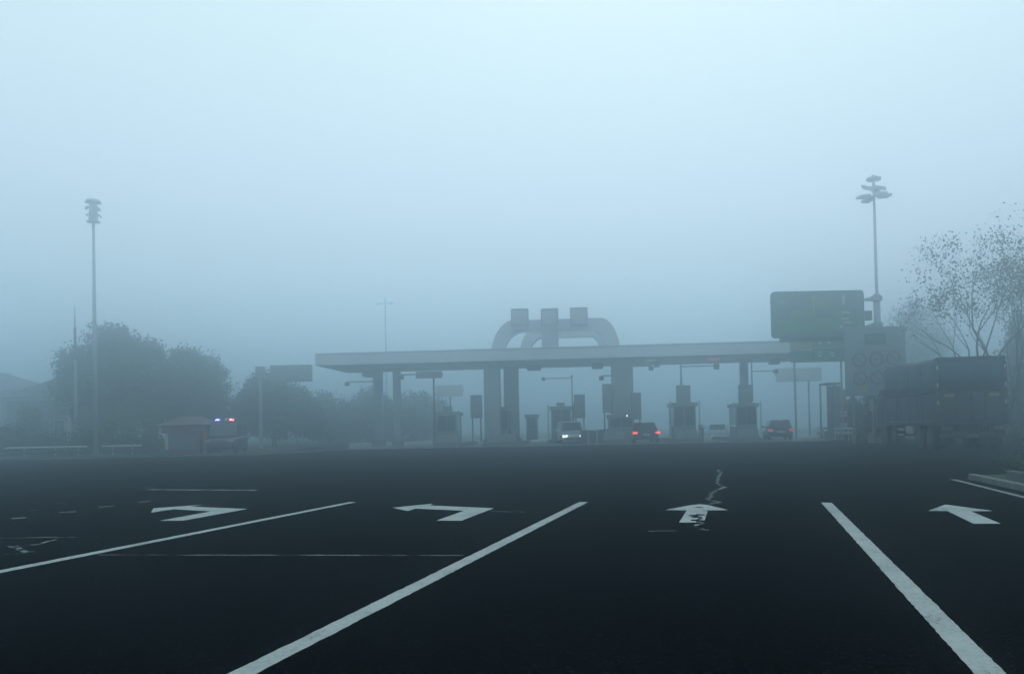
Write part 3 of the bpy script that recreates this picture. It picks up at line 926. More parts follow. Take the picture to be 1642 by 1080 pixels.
# pale board with prohibition rings
bd = 45.0
gl3 = fr(1403, bd)
g = thing('prohibition_board', 'big pale board with rows of prohibition rings behind the truck', 'road sign', gl3)
def bx(px): return wx(px, 580, bd, gl3)
def bz(py): return zat(1403, py, bd)
MB().box(bx(1355.5), bx(1453), 0, .12, bz(634), bz(523.5)).build('board', M['board'], g, bevel=0.02)
MB().box(bx(1387.5), bx(1421), -.03, -.003, bz(552.5), bz(534.5)).build('dark_plate', M['boarddark'], g)
MB().box(bx(1391), bx(1417), -.04, -.032, bz(549.5), bz(537.5)).build('plate_window', M['teal'], g)
for px, py, sl in ((1378, 576.5, 1), (1405.5, 575, 0), (1432.5, 574, 1), (1378.5, 606, 1), (1405.5, 605, 1), (1432.5, 604, 0)):
    s = MB().ring(bx(px), bz(py), 0.31, 0.40, -.035, -.003).build('prohibition_ring', M['ring'], g)
    m = MB()
    cx, cz = bx(px), bz(py)
    d = Vector((1, 0, -1)).normalized() * 0.31 if sl else Vector((1, 0, .15)).normalized() * 0.16
    n = Vector((d.z, 0, -d.x)).normalized() * 0.026
    m.hexa([(cx - d.x - n.x, -.03, cz - d.z - n.z), (cx + d.x - n.x, -.03, cz + d.z - n.z), (cx + d.x - n.x, -.004, cz + d.z - n.z), (cx - d.x - n.x, -.004, cz - d.z - n.z)],
           [(cx - d.x + n.x, -.03, cz - d.z + n.z), (cx + d.x + n.x, -.03, cz + d.z + n.z), (cx + d.x + n.x, -.004, cz + d.z + n.z), (cx - d.x + n.x, -.004, cz - d.z + n.z)])
    m.build('slash', M['ring' if sl else 'boarddark'], s)
MB().box(bx(1374), bx(1389), -.03, -.003, bz(627), bz(618)).build('yellow_plate', M['yellow'], g)
for px in (1369, 1400, 1440):
    MB().tube((bx(px), .2, 0), (bx(px), .2, bz(530)), 0.07, n=10).build('post', M['booth'], g)

# cantilever message sign among the trees on the left
vd = 66.0
gl4 = fr(417, vd)
g = thing('cantilever_sign', 'grey cantilever message sign rising above the bushes left of the canopy', 'road sign', gl4)
def vx(px): return wx(px, 600, vd, gl4)
def vz(py): return zat(460, py, vd)
MB().box(vx(433), vx(500.5), -.1, .2, vz(612), vz(585)).build('cabinet', M['signface'], g, bevel=0.04)
MB().box(vx(437), vx(497), -.125, -.103, vz(609), vz(588)).build('display', M['booth'], g)
MB().tube((0, .3, 0), (0, .3, vz(588)), 0.16, 0.13, n=12).build('post', M['polegrey'], g)
for py in (592, 606):
    MB().tube((0, .3, vz(py)), (vx(480), .3, vz(py) - .05), 0.07, n=8).build('arm', M['polegrey'], g)
MB().box(-.35, .35, .05, .55, vz(604), vz(586)).build('camera_head', M['booth'], g, bevel=0.05)

# ------------------------------------------------------------------ high masts
def high_mast(px_b, py_t, y, label, spread, tiers, rad):
    loc = fr(px_b, y)
    o = thing('high_mast', label, 'light mast', loc, 0.0, 'tall floodlight masts')
    H = zat(px_b, py_t, y)
    MB().tube((0, 0, .06), (0, 0, H - 1.2), rad, rad * 0.55, n=14).build('mast_pole', M['polegrey'], o, smooth=True)
    MB().tube((0, 0, 0), (0, 0, .06), rad * 2.4, n=14).build('base_flange', M['steel'], o)
    return o, H
def floodlight(parent, ang, r, z, tilt, size, name='floodlight'):
    c, s = math.cos(ang), math.sin(ang)
    w, h, d = size
    m = MB()
    # sloping housing: outer edge lower
    cx, cyy = c * r, s * r
    t = Vector((-s, c, 0)) * (w / 2); n = Vector((c, s, 0)) * d
    p = Vector((cx, cyy, z))
    lo = [p - t, p + t, p + t + n + Vector((0, 0, -tilt)), p - t + n + Vector((0, 0, -tilt))]
    m.hexa(lo, [q + Vector((0, 0, h)) for q in lo])
    f = m.build(name, M['polegrey'], parent, bevel=0.02)
    l = MB().hexa([q + Vector((0, 0, -.025)) + (p + n / 2 - q) * .15 for q in lo], [q + Vector((0, 0, -.003)) + (p + n / 2 - q) * .15 for q in lo])
    l.build('lamp_lens', M['lampoff'], f)
    a = MB().tube((0, 0, z + h * .4), (cx, cyy, z + h * .5), 0.045, n=6).build('lamp_arm', M['polegrey'], parent)
ml, H = high_mast(153.6, 318, 56.0, 'slim floodlight mast on the left with a compact lamp cluster at its top', 0, 0, 0.17)
MB().tube((0, 0, H - 1.6), (0, 0, H - .2), 0.32, 0.26, n=14).build('lantern_core', M['polegrey'], ml)
MB().tube((0, 0, H - .3), (0, 0, H - .12), 0.56, 0.44, n=16).build('top_cap', M['polegrey'], ml)
MB().tube((0, 0, H - 1.66), (0, 0, H - 1.602), 0.45, n=16).build('lower_ring', M['polegrey'], ml)
for i in range(6):
    floodlight(ml, i * math.pi / 3 + .2, 0.30, H - 1.0 + (0.35 if i % 2 else -.2), 0.12, (0.32, .12, .22))
mr, H = high_mast(1411.5, 279, 50.0, 'tall floodlight mast on the right with spreading lamp arms', 0, 0, 0.14)
MB().tube((0, 0, H - 1.2), (0, 0, H - .05), 0.10, 0.08, n=10).build('top_spindle', M['polegrey'], mr)
for i in range(4):
    floodlight(mr, i * math.pi / 2 + .12, 0.35, H - 1.45, -0.06 if i in (0,) else 0.08, (0.55, .16, .70))
for i in range(4):
    floodlight(mr, i * math.pi / 2 + .9, 0.18, H - 0.95, -0.22 if i == 1 else 0.16, (0.45, .18, .50))
for i in range(5):
    floodlight(mr, i * math.pi * .4 + .3, 0.06, H - 0.28, 0.10, (0.36, .14, .36))
# slender mast with a thin whip at the top
loc = fr(122, 62)
o = thing('whip_mast', 'dark slender mast with a thin whip tip, left of the floodlight mast', 'mast', loc)
H0, H1 = zat(122, 525, 62), zat(121, 490, 62)
MB().tube((0, 0, 0), (0, 0, H0 - 2.5), 0.13, 0.11, n=10).build('pole', M['polegrey'], o)
MB().tube((0, 0, H0 - 2.498), (0, 0, H0), 0.10, 0.09, n=10).build('upper_sleeve', M['darkmetal'], o)
MB().tube((0, 0, H0), (0, 0, H1), 0.045, 0.02, n=6).build('whip', M['darkmetal'], o)
# distant thin lamp post beyond the canopy
loc = fr(621, 108)
o = thing('distant_lamp_post', 'very faint lamp post far beyond the left half of the canopy', 'lamp post', loc)
H0 = zat(621, 476, 108)
MB().tube((0, 0, 0), (0, 0, H0), 0.16, 0.09, n=8).build('pole', M['polegrey'], o)
MB().tube((-.9, 0, H0 - .9), (.9, 0, H0 - .7), 0.06, n=6).build('crossarm', M['polegrey'], o)
for s in (-.85, .85):
    MB().box(s - .25, s + .25, -.2, .2, H0 - 1.0, H0 - .82).build('lamp_head', M['polegrey'], o)

# ------------------------------------------------------------------ houses far left
def house(px_l, px_r, px_peak, py_eave, py_peak, y, depth, label):
    cl = fr((px_l + px_r) / 2, y)
    o = thing('house', label, 'house', cl)
    hw = (at(px_r, 640, y).x - at(px_l, 640, y).x) / 2
    ze, zp = zat((px_l + px_r) / 2, py_eave, y), zat(px_peak, py_peak, y)
    xp = at(px_peak, 640, y).x - cl.x
    wall = MB().box(-hw + .6, hw - .6, .6, depth - .6, 0, ze - .25).build('wall', M['plaster'], o)
    MB().box(-hw, hw, 0, depth, ze - .24, ze).build('eave_fascia', M['trim'], o)
    r = MB()
    e = 0.25
    r.hexa([(-hw - e, -e, ze + .003), (hw + e, -e, ze + .003), (hw + e, depth + e, ze + .003), (-hw - e, depth + e, ze + .003)],
           [(xp - .15, depth * .4, zp), (xp + .15, depth * .4, zp), (xp + .15, depth * .6, zp), (xp - .15, depth * .6, zp)])
    roof = r.build('roof', M['tile'], o)
    MB().box(xp - .3, xp + .3, depth * .4 - .1, depth * .6 + .1, zp + .002, zp + .14).build('ridge_cap', M['tile'], roof)
    n = 4
    for i in range(n):
        x = -hw + .6 + (2 * hw - 1.2) * (i + .5) / n
        w = MB().box(x - .55, x + .55, .56, .597, 1.2, min(ze - .6, 2.9)).build('window', M['trim'], o)
        MB().box(x - .47, x - .03, .53, .557, 1.28, min(ze - .68, 2.82)).build('pane', M['glass'], w)
        MB().box(x + .03, x + .47, .53, .557, 1.28, min(ze - .68, 2.82)).build('pane', M['glass'], w)
    for x in (-hw + .25, hw - .25):
        MB().box(x - .14, x + .14, .1, .38, 0, ze - .245).build('porch_post', M['trim'], o)
    return o
house(-5, 112, 76, 637, 599, 76.0, 8.0, 'low house with a dark hipped roof at the left behind the trees')
house(-95, 30, -32, 622, 596, 92.0, 9.0, 'second hipped roof at the left picture edge, behind the low house')

# ------------------------------------------------------------------ red kiosk, police van, guardrails on the left
kd = 51.5
kl = fr(293, kd)
ko = thing('red_kiosk', 'small kiosk with red posts and a dark red hipped roof beside the police van', 'kiosk', kl, R(-6))
def kx(px): return at(px, 700, kd).x - kl.x
zk = lambda py: zat(293, py, kd)
x0, x1 = kx(263), kx(322)
ze = zk(694)
dk = 2.4
MB().box(x0 + .1, x1 - .1, .1, dk - .1, .3, ze).build('wall', M['shutter'], ko)
MB().box(x0, x1, 0, dk, 0, .298).build('base', M['redroof'], ko)
for x in (x0 + .06, x1 - .2):
    for yy in (0.02, dk - .2):
        MB().box(x - .06 if x < 0 else x - .1, x + .14 if x < 0 else x + .2, yy, yy + .18, .3, ze).build('corner_post', M['trim' if x < 0 else 'red'], ko)
MB().box(x0 - .15, x1 + .15, -.12, dk + .12, ze + .003, zk(681)).build('fascia', M['red'], ko)
zr = zk(681) + .003
MB().hexa([(x0 - .45, -.45, zr), (x1 + .4, -.45, zr), (x1 + .4, dk + .45, zr), (x0 - .45, dk + .45, zr)],
          [(x0 + .7, .9, zk(667)), (x1 - .7, .9, zk(667)), (x1 - .7, 1.5, zk(667)), (x0 + .7, 1.5, zk(667))]).build('roof', M['redroof'], ko)
for i in range(4):
    a = x0 + .32 + (x1 - x0 - .75) * i / 4
    MB().box(a + .02, a + (x1 - x0 - .75) / 4 - .02, .06, .097, .55, ze - .1).build('shutter_panel', M['shutter'], ko)
pl = fr(329, 50.8)
po = thing('red_post', 'orange-red post standing between the red kiosk and the police van', 'post', pl)
MB().box(-.12, .12, -.08, .08, 0.05, zat(329, 690, 50.8)).build('board', M['orange'], po, bevel=0.02)
MB().box(-.2, .2, -.16, .16, 0, .048).build('foot', M['darkmetal'], po)

def wheel(parent, x, y, r, w, name='wheel'):
    t = MB().tube((x - w / 2, y, r), (x + w / 2, y, r), r, n=20).build(name, M['rubber'], parent, bevel=0.02)
    MB().tube((x - w / 2 - .012, y, r), (x + w / 2 + .012, y, r), r * .6, n=16).build('rim', M['rim'], t)
    return t

def ringsec(y, hw, z0, z1, r=0.12):
    """rounded-box section at station y"""
    return [(-hw + r, y, z0), (hw - r, y, z0), (hw, y, z0 + r), (hw, y, z1 - r), (hw - r, y, z1), (-hw + r, y, z1), (-hw, y, z1 - r), (-hw, y, z0 + r)]

def car(name, label, loc, rz, L, W, H, paint, kind='sedan', tail=True, group=None, head_m='lampoff', tail_m='taillamp'):
    """local +y is the car's front"""
    o = thing(name, label, 'car' if kind != 'van' else 'van', loc, rz, group)
    hw = W / 2
    belt = H * (0.60 if kind != 'van' else 0.55)
    r0, r1 = -L / 2, L / 2
    hood = belt - (0.06 if kind != 'van' else 0.02)
    secs = [ringsec(r0, hw * .86, .38, belt - .12), ringsec(r0 + .12, hw * .95, .26, belt - .02), ringsec(r0 + .6, hw, .2, belt), ringsec(r0 + L * .60, hw, .2, belt),
            ringsec(r1 - .75, hw * .98, .2, hood - .08), ringsec(r1 - .15, hw * .92, .26, hood - .2), ringsec(r1, hw * .80, .36, hood - .32)]
    MB().loft(secs).build('body', M[paint], o, smooth=True, bevel=0.02)
    # greenhouse
    if kind == 'sedan': yb0, yt0, yt1, yb1 = r0 + .55, r0 + 1.15, r0 + 2.55, r1 - 1.25
    elif kind == 'suv': yb0, yt0, yt1, yb1 = r0 + .12, r0 + .45, r0 + 2.75, r1 - 1.25
    else: yb0, yt0, yt1, yb1 = r0 + .06, r0 + .2, r1 - 1.65, r1 - .75
    wb, wt = hw * .95, hw * (.76 if kind != 'van' else .84)
    zb, zt = belt - .03, H
    bot = [(-wb, yb0, zb), (wb, yb0, zb), (wb, yb1, zb), (-wb, yb1, zb)]
    top = [(-wt, yt0, zt), (wt, yt0, zt), (wt, yt1, zt), (-wt, yt1, zt)]
    MB().hexa(bot, top).build('cabin', M[paint], o, bevel=0.06)
    def pane(nm, q, off):
        c = sum((Vector(p) for p in q), Vector()) / 4
        pts = [Vector(p) + (c - Vector(p)) * .10 + Vector(off) for p in q]
        n = (pts[1] - pts[0]).cross(pts[3] - pts[0]).normalized() * .006
        return MB().hexa([p - n for p in pts], [p + n for p in pts]).build(nm, M['glass'], o)
    def lerp(a, b_, t): return tuple(Vector(a).lerp(Vector(b_), t))
    def face(a, b_, c, d): return [a, b_, c, d]
    pane('rear_window', face(lerp(bot[0], top[0], .12), lerp(bot[1], top[1], .12), lerp(bot[1], top[1], .93), lerp(bot[0], top[0], .93)), (0, -.012, 0))
    pane('windscreen', face(lerp(bot[2], top[2], .08), lerp(bot[3], top[3], .08), lerp(bot[3], top[3], .94), lerp(bot[2], top[2], .94)), (0, .012, 0))
    for s, (i, j) in ((1, (1, 2)), (-1, (0, 3))):
        a, b_, c, d = bot[i], bot[j], top[j], top[i]
        for t0, t1 in ((0.06, .5), (.52, .95)):
            q = [lerp(lerp(a, b_, t0), lerp(d, c, t0), .15), lerp(lerp(a, b_, t1), lerp(d, c, t1), .15), lerp(lerp(a, b_, t1), lerp(d, c, t1), .9), lerp(lerp(a, b_, t0), lerp(d, c, t0), .9)]
            pane('side_window', q, (s * .012, 0, 0))
    for sx in (-1, 1):
        for yy in (r0 + .85, r1 - .85):
            wheel(o, sx * (hw - .11), yy, .32, .22)
        zl = belt - .24
        MB().box(sx * hw * .86 - .16, sx * hw * .86 + .16, r0 - .01, r0 + .16, zl, zl + .16).build('tail_light', M[tail_m], o, bevel=0.02)
        MB().box(sx * hw * .72 - .17, sx * hw * .72 + .17, r1 - .16, r1 + .015, hood - .36, hood - .22).build('headlight', M[head_m], o, bevel=0.02)
        MB().box(sx * (hw + .1) - .1, sx * (hw + .1) + .1, yb1 - .5, yb1 - .36, belt + .02, belt + .17).build('wing_mirror', M[paint], o, bevel=0.03)
    if tail:
        MB().box(-.16, .16, yt0 - .06, yt0 - .0, zt - .07, zt - .03).build('brake_light', M['brakelamp'], o)
    MB().box(-hw * .92, hw * .92, r0 - .06, r0 + .1, .3, .5).build('rear_bumper', M['darkmetal'], o, bevel=0.03)
    MB().box(-hw * .84, hw * .84, r1 - .08, r1 + .05, .28, .46).build('front_bumper', M['darkmetal'], o, bevel=0.03)
    MB().box(-.25, .25, r0 - .075, r0 - .062, .52, .64).build('number_plate', M['trim'], o)
    MB().box(-hw * .42, hw * .42, r1 + .0, r1 + .02, .48, hood - .37).build('grille', M['darkmetal'], o)
    return o

cg = 'cars driving through the toll lanes'
loc = toll(1031, 2.4, 704); loc.z = 0.008
car('car', 'dark car with lit tail lights just right of the broad column', loc, TRZ + R(2), 4.5, 1.84, 1.46, 'carblack', 'sedan', group=cg)
loc = toll(1246.5, 3.6, 702); loc.z = 0.008
car('car', 'dark car with lit tail lights in the lane right of both cabinet-topped booths', loc, TRZ - R(6), 4.2, 1.66, 1.44, 'cargrey', 'suv', group=cg, tail_m='brakelamp')
loc = toll(914, 2.3); loc.z = 0.008
car('van', 'white van facing us with bright headlights at a toll booth', loc, math.pi + TRZ + R(7), 4.3, 1.70, 1.62, 'carwhite', 'van', tail=False, head_m='headlamp', tail_m='ring')
# small bright lamp on the booth by the broad column
f = TM(1006, -0.2)
q = thing('bright_lamp', 'tiny bright white lamp above the first tail-lit car', 'lamp', f.loc, TRZ)
z = f.z(666)
MB().box(-.12, .12, .1, .48, z - .1, z + .1).build('housing', M['darkmetal'], q, bevel=0.02)
MB().tube((0, .1, z), (0, .08, z), 0.05, n=10).build('lens', M['headlamp'], q)

# police van, facing us, roof lights flashing
vd = 51.0
pv_loc = fr(364, vd + 2.2); pv_loc.z = 0.004
pvn = car('police_van', 'white police van with flashing blue and red roof lights', pv_loc, math.pi + R(9), 5.0, 1.95, 2.02, 'policeshaded', 'van', tail=False, head_m='lampoff', tail_m='ring')
pvn['category'] = 'van'
MB().box(-.72, .72, .52, .86, 2.024, 2.075).build('light_bar_base', M['darkmetal'], pvn)
for s, m in ((1, 'blueflash'), (-1, 'redflash')):
    lens = MB().box(s * .43 - .15, s * .43 + .15, .55, .83, 2.078, 2.22).build('blue_light' if s > 0 else 'red_light', M[m], pvn, bevel=0.04)  # lens glow doubles as the coloured halo of the lamp in fog
    MB().box(s * .40 - .075, s * .40 + .075, .835, .86, 2.12, 2.20).build('bulb', M['bluebulb' if s > 0 else 'redbulb'], lens, bevel=0.01)
    MB().box(s * .54 - .035, s * .54 + .035, .835, .86, 2.09, 2.14).build('bulb', M['bluebulb' if s > 0 else 'redbulb'], lens, bevel=0.01)
MB().box(-.10, .10, .56, .82, 2.078, 2.19).build('siren', M['boothlight'], pvn, bevel=0.02)
for s in (-1, 1):
    MB().box(s * .979 - .004, s * .979 + .004, -2.0, 1.4, .62, .86).build('side_stripe', M['navy'], pvn)

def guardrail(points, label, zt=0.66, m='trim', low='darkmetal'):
    p0 = Vector(points[0])
    o = thing('guardrail', label, 'guardrail', p0, 0, 'metal guardrails at the verge')
    for a, c in zip(points[:-1], points[1:]):
        a, c = Vector(a) - p0, Vector(c) - p0
        d = (c - a).normalized(); n = Vector((d.y, -d.x, 0))
        if n.y > 0: n = -n
        for z0, z1, mm, nm in ((zt - .13, zt, m, 'upper_rail'), (zt - .42, zt - .30, low, 'lower_rail')):  # pale upper rail: the bright streak of sky light is put into its colour
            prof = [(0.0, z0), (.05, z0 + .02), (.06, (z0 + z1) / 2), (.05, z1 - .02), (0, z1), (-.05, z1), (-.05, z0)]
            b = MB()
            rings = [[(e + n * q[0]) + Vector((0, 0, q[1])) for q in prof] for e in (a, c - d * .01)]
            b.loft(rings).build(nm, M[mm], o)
        L = (c - a).length; k = max(1, int(L / 2.0))
        for i in range(k):
            e = a + d * (L * (i + .5) / k) - n * .09
            MB().tube((e.x, e.y, 0), (e.x, e.y, zt - .02), .055, n=8).build('post', M['steel'], o)
    return o
def gr(px, y): p = fr(px, y); return (p.x, p.y, 0)
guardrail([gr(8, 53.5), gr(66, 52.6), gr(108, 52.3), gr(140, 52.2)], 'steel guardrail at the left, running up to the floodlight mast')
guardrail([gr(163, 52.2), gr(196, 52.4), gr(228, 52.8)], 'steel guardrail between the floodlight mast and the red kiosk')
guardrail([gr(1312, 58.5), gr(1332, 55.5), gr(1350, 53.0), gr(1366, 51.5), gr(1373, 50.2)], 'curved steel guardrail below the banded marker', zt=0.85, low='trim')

# concrete edging of the left verge
lv = MB()
pts = [gnd(-300, 741), gnd(0, 737), gnd(250, 732), gnd(420, 728), gnd(520, 724)]
kerbs = thing('verge_kerb', 'low concrete kerb along the left verge', 'kerb', (pts[0].x, pts[0].y, 0))
for a, c in zip(pts[:-1], pts[1:]):
    a, c = a - pts[0], c - pts[0]
    d = (c - a).normalized(); n = Vector((-d.y, d.x, 0)); L = (c - a).length
    k = max(1, int(L / 3))
    for i in range(k):
        s, e = a + d * (L * i / k + .015), a + d * (L * (i + 1) / k - .015)
        MB().slab([(s.x, s.y), (e.x, e.y), ((e + n * .2).x, (e + n * .2).y), ((s + n * .2).x, (s + n * .2).y)], 0, .14).build('kerb_stone', M['dirtkerb'], kerbs, bevel=.015)

# kerbed planting bed on the right
kr = thing('roadside_kerb', 'pale kerb stones bordering the planted bed at the right picture edge', 'kerb', (kerb_end[0], kerb_end[1], 0))
pa, pb = Vector((rb.x, rb.y, 0)), Vector((ra.x, ra.y, 0))
far = pb + (pb - pa).normalized() * 6
d = (far - pa).normalized(); n = Vector((-d.y, d.x, 0))
if n.x < 0: n = -n
L = (far - pa).length; k = int(L / 0.8)
rnd = random.Random(5)
base = Vector((kerb_end[0], kerb_end[1], 0))
for i in range(k):
    s, e = pa + d * (L * i / k + .012) - base, pa + d * (L * (i + 1) / k - .012) - base
    h = .12 + rnd.uniform(-.008, .008)
    MB().slab([(q.x, q.y) for q in (s, e, e + n * .15, s + n * .15)], 0, h).build('kerb_stone', M['kerb'], kr, bevel=.02)
bed = MB().slab([(q.x, q.y) for q in (pa + n * .16, far + n * .16, far + n * 9, pa + n * 4 + d * -1.0)], 0, .09)
tag(bed.build('planted_bed', M['grass']), kind='structure')
ln = MB(); q0, q1 = pa - n * .32 + d * .1, far - n * .32
for pts_ in ragged(q0, q1, .12, 31): ln.quad_strip([(p.x, p.y, .009) for p in pts_])
o = ln.build('edge_line', M['dash'], recalc=False)
for p in o.data.polygons:
    if p.normal.z < 0: p.flip()
tag(o, 'white edge line along the kerb at the right picture edge', 'lane line')
# second, inner kerb with shrubs on top
u0, u1 = gnd(1612, 757, .25), gnd(1660, 764, .25)
kk = thing('inner_kerb', 'inner kerb in front of the clipped shrub at the right picture edge', 'kerb', (u0.x, u0.y, 0.09))
d2 = (Vector((u1.x, u1.y, 0)) - Vector((u0.x, u0.y, 0))).normalized(); n2 = Vector((-d2.y, d2.x, 0))
if n2.x < 0: n2 = -n2
for i in range(7):
    s, e = d2 * (i * .8 + .01), d2 * (i * .8 + .79)
    MB().slab([(q.x, q.y) for q in (s, e, e + n2 * .15, s + n2 * .15)], 0.001, .2).build('kerb_stone', M['dirtkerb'], kk, bevel=.02)

# grey stone block in front of the hedge, left of the truck
loc = fr(1404, 46.0)
o = thing('stone_block', 'grey stone block on the verge left of the truck wheels', 'block', loc)
MB().box(-.35, .35, -.3, .3, 0, .55, taper=(.94, .94)).build('block', M['kerb'], o, bevel=.04)
MB().box(-.4, .4, -.35, .35, .552, .62).build('cap', M['kerb'], o, bevel=.02)

# ------------------------------------------------------------------ truck with blue tarpaulin
ta = R(8.0)
rearL = at(1503.5, hor(1503), 33.2); rearL.z = 0
tx = Vector((math.cos(ta), -math.sin(ta), 0)); tyv = Vector((math.sin(ta), math.cos(ta), 0))
TW = 2.62
tl = rearL + tx * (TW / 2)
tl.z = 0.004
tr = thing('cargo_truck', 'blue tarpaulin-covered cargo truck parked at the right, seen from behind', 'truck', tl, -ta)
hw = TW / 2
LB = 6.6
ZB = 1.22                     # cargo floor
ZTOP = 3.82
# chassis
for s in (-.45, .45):
    MB().box(s - .06, s + .06, .15, LB + 1.8, .78, 1.02).build('chassis_rail', M['darkmetal'], tr)
MB().box(-hw + .02, hw - .02, .02, LB, 1.03, ZB).build('cargo_floor', M['bluepaint'], tr, bevel=.02)
# side boards in three drop panels each side, corrugated by battens
for s in (-1, 1):
    for i in range(3):
        y0, y1 = .06 + (LB - .1) * i / 3, .06 + (LB - .1) * (i + 1) / 3 - .05
        p = MB().box(s * hw - .025, s * hw + .025, y0, y1, ZB + .005, 2.32).build('side_board', M['bluepaint'], tr)
        for zz in (1.30, 1.68, 2.06, 2.27):
            MB().box(s * (hw + .035) - .008, s * (hw + .035) + .008, y0 + .02, y1 - .02, zz, zz + .05).build('batten', M['bluepaint'], p)
    for i in range(5):
        y = .05 + (LB - .1) * i / 4
        MB().box(s * (hw + .02) - .03, s * (hw + .02) + .03, y - .04, y + .04, ZB, 3.42).build('stake', M['rearpanel'], tr)
    MB().box(s * (hw + .06) - .012, s * (hw + .06) + .012, .1, LB - .1, 2.40, 2.44).build('rope_rail', M['rim'], tr)
    MB().box(s * (hw + .05) - .015, s * (hw + .05) + .015, .1, LB - .1, ZB - .06, ZB - .01).build('floor_edge', M['shutter'], tr)
# tarpaulin over hoops: sagging between them, higher at the front
def tarp():
    b = MB(); ny, rings = 26, []
    rnd = random.Random(3)
    for j in range(ny + 1):
        y = .03 + (LB - .03) * j / ny
        sag = .03 * abs(math.sin(math.pi * 4 * j / ny))
        up = 0.0 + 0.10 * max(0, min(1, (j / ny - .45) / .18))
        zt = ZTOP - sag + up - .02
        ring = []
        pts = [(-hw - .04, 2.30), (-hw - .042, 2.8), (-hw - .04, 3.3), (-hw - .03, zt - .16), (-hw + .03, zt - .03), (-.7, zt + .0), (0, zt + .02), (.7, zt + .0), (hw - .03, zt - .03), (hw + .03, zt - .16), (hw + .04, 3.3), (hw + .042, 2.8), (hw + .04, 2.30)]
        for k, (x, z) in enumerate(pts):
            w = rnd.uniform(-.018, .018)
            pl_ = .02 * math.sin(8 * math.pi * j / ny + k) if k in (1, 2, 10, 11) else 0
            ring.append((x + w + pl_, y, z + (w if 3 < k < 9 else (0.03 * math.sin(5 * math.pi * j / ny) if k in (0, 12) else 0))))
        rings.append(ring)
    m = len(rings[0])
    for r in rings: b.v += r
    for j in range(ny):
        for i in range(m - 1):
            b.f.append((j * m + i, j * m + i + 1, (j + 1) * m + i + 1, (j + 1) * m + i))
    o = b.build('tarpaulin', M['tarp'], tr, smooth=True, recalc=False)
    sd_ = o.modifiers.new('thick', 'SOLIDIFY'); sd_.thickness = .012; sd_.offset = 1
    return o
tarp()
MB().prism([(-hw + .02, ZB + .01), (hw - .02, ZB + .01), (hw - .02, 3.8), (.0, 3.84), (-hw + .02, 3.8)], LB + .01, LB + .07).build('front_bulkhead', M['bluepaint'], tr)
# rear: two tall doors below a tarpaulin flap, reflective strips along the edges
for s in (-1, 1):
    MB().box(s * hw / 2 - hw / 2 + .03, s * hw / 2 + hw / 2 - .03, -.03, .02, ZB + .01, 2.36).build('rear_door', M['rearpanel'], tr, bevel=.015)
    MB().box(s * .55 - .03, s * .55 + .03, -.075, -.033, ZB + .05, 2.40).build('lock_bar', M['darkmetal'], tr)
    MB().box(s * (hw - .02) - .07, s * (hw - .02) + .07, -.05, .05, 1.03, ZTOP - .28).build('rear_pillar', M['rearpanel'], tr)
    for k in range(6):
        MB().box(s * (hw - .02) - .035, s * (hw - .02) + .035, -.06, -.053, 1.5 + k * .36, 1.5 + k * .36 + .17).build('reflective_strip', M['trim' if k % 2 else 'ring'], tr)
    MB().box(s * (hw - .45) - .2, s * (hw - .45) + .2, -.045, -.034, 2.18, 2.29).build('reflector_plate', M['yellow'], tr)
flap = MB()
nx = 14
for i in range(nx + 1):
    x = -hw + .05 + (TW - .1) * i / nx
    w = .03 * math.sin(i * 1.9)
    flap.v += [(x, -.03 + w * .3, ZTOP - .14), (x, -.045 + w * .8, 3.1), (x, -.05 + w, 2.42 + .025 * math.sin(i * 1.3))]
for i in range(nx):
    for k in range(2):
        flap.f.append((3 * i + k, 3 * i + 3 + k, 3 * i + 4 + k, 3 * i + 1 + k))
o = flap.build('rear_flap', M['tarp'], tr, smooth=True, recalc=False)
o.modifiers.new('thick', 'SOLIDIFY').thickness = .012
MB().box(-hw, hw, -.07, .04, ZTOP - .17, ZTOP - .02).build('rear_header', M['rearpanel'], tr, bevel=.02)
MB().box(-hw + .1, hw - .1, -.045, -.03, 2.36, 2.42).build('mid_rail', M['rearpanel'], tr)
# rear gear
MB().box(-hw + .12, hw - .12, -.02, .1, .50, .64).build('underrun_bar', M['darkmetal'], tr, bevel=.02)
for s in (-1, 1):
    MB().box(s * .75 - .04, s * .75 + .04, .0, .12, .642, 1.03).build('bar_hanger', M['darkmetal'], tr)
    MB().box(s * (hw - .32) - .2, s * (hw - .32) + .2, -.06, -.022, .82, .96).build('tail_light', M['ring'], tr, bevel=.02)
    MB().box(s * (hw - .42) - .40, s * (hw - .42) + .40, .42, .45, .20, 1.0).build('mudflap', M['rubber'], tr)
    MB().box(s * .5 - .3, s * .5 + .3, -.035, -.022, .66, .72).build('pale_bar', M['shutter'], tr)
MB().box(-.22, .22, -.05, -.022, .53, .63).build('number_plate', M['shutter'], tr)
MB().box(-.7, .7, .5, .56, .45, 1.02).build('spare_carrier', M['darkmetal'], tr, bevel=.03)
for s in (-1, 1):
    for yy in (1.1, 2.3):
        for off in (.18, .50):
            wheel(tr, s * (hw - off), yy, .50, .27)
    wheel(tr, s * (hw - .2), LB + .55, .50, .30)
    wheel(tr, s * (hw - .2), LB - 1.0, .50, .30)
    MB().box(s * (hw - .33) - .3, s * (hw - .33) + .3, .35, 3.0, 1.025, 1.028).build('rear_mudguard', M['darkmetal'], tr)
MB().box(-hw + .05, -hw + .5, 3.2, 4.1, .6, 1.0).build('fuel_tank', M['steel'], tr, bevel=.06)
MB().box(hw - .5, hw - .05, 3.4, 4.4, .55, 1.0).build('tool_box', M['darkmetal'], tr, bevel=.03)
for zz in (.55, .8):
    MB().box(-hw + .02, -hw + .06, 4.2, LB - 1.6, zz, zz + .08).build('side_guard', M['boothlight'], tr)
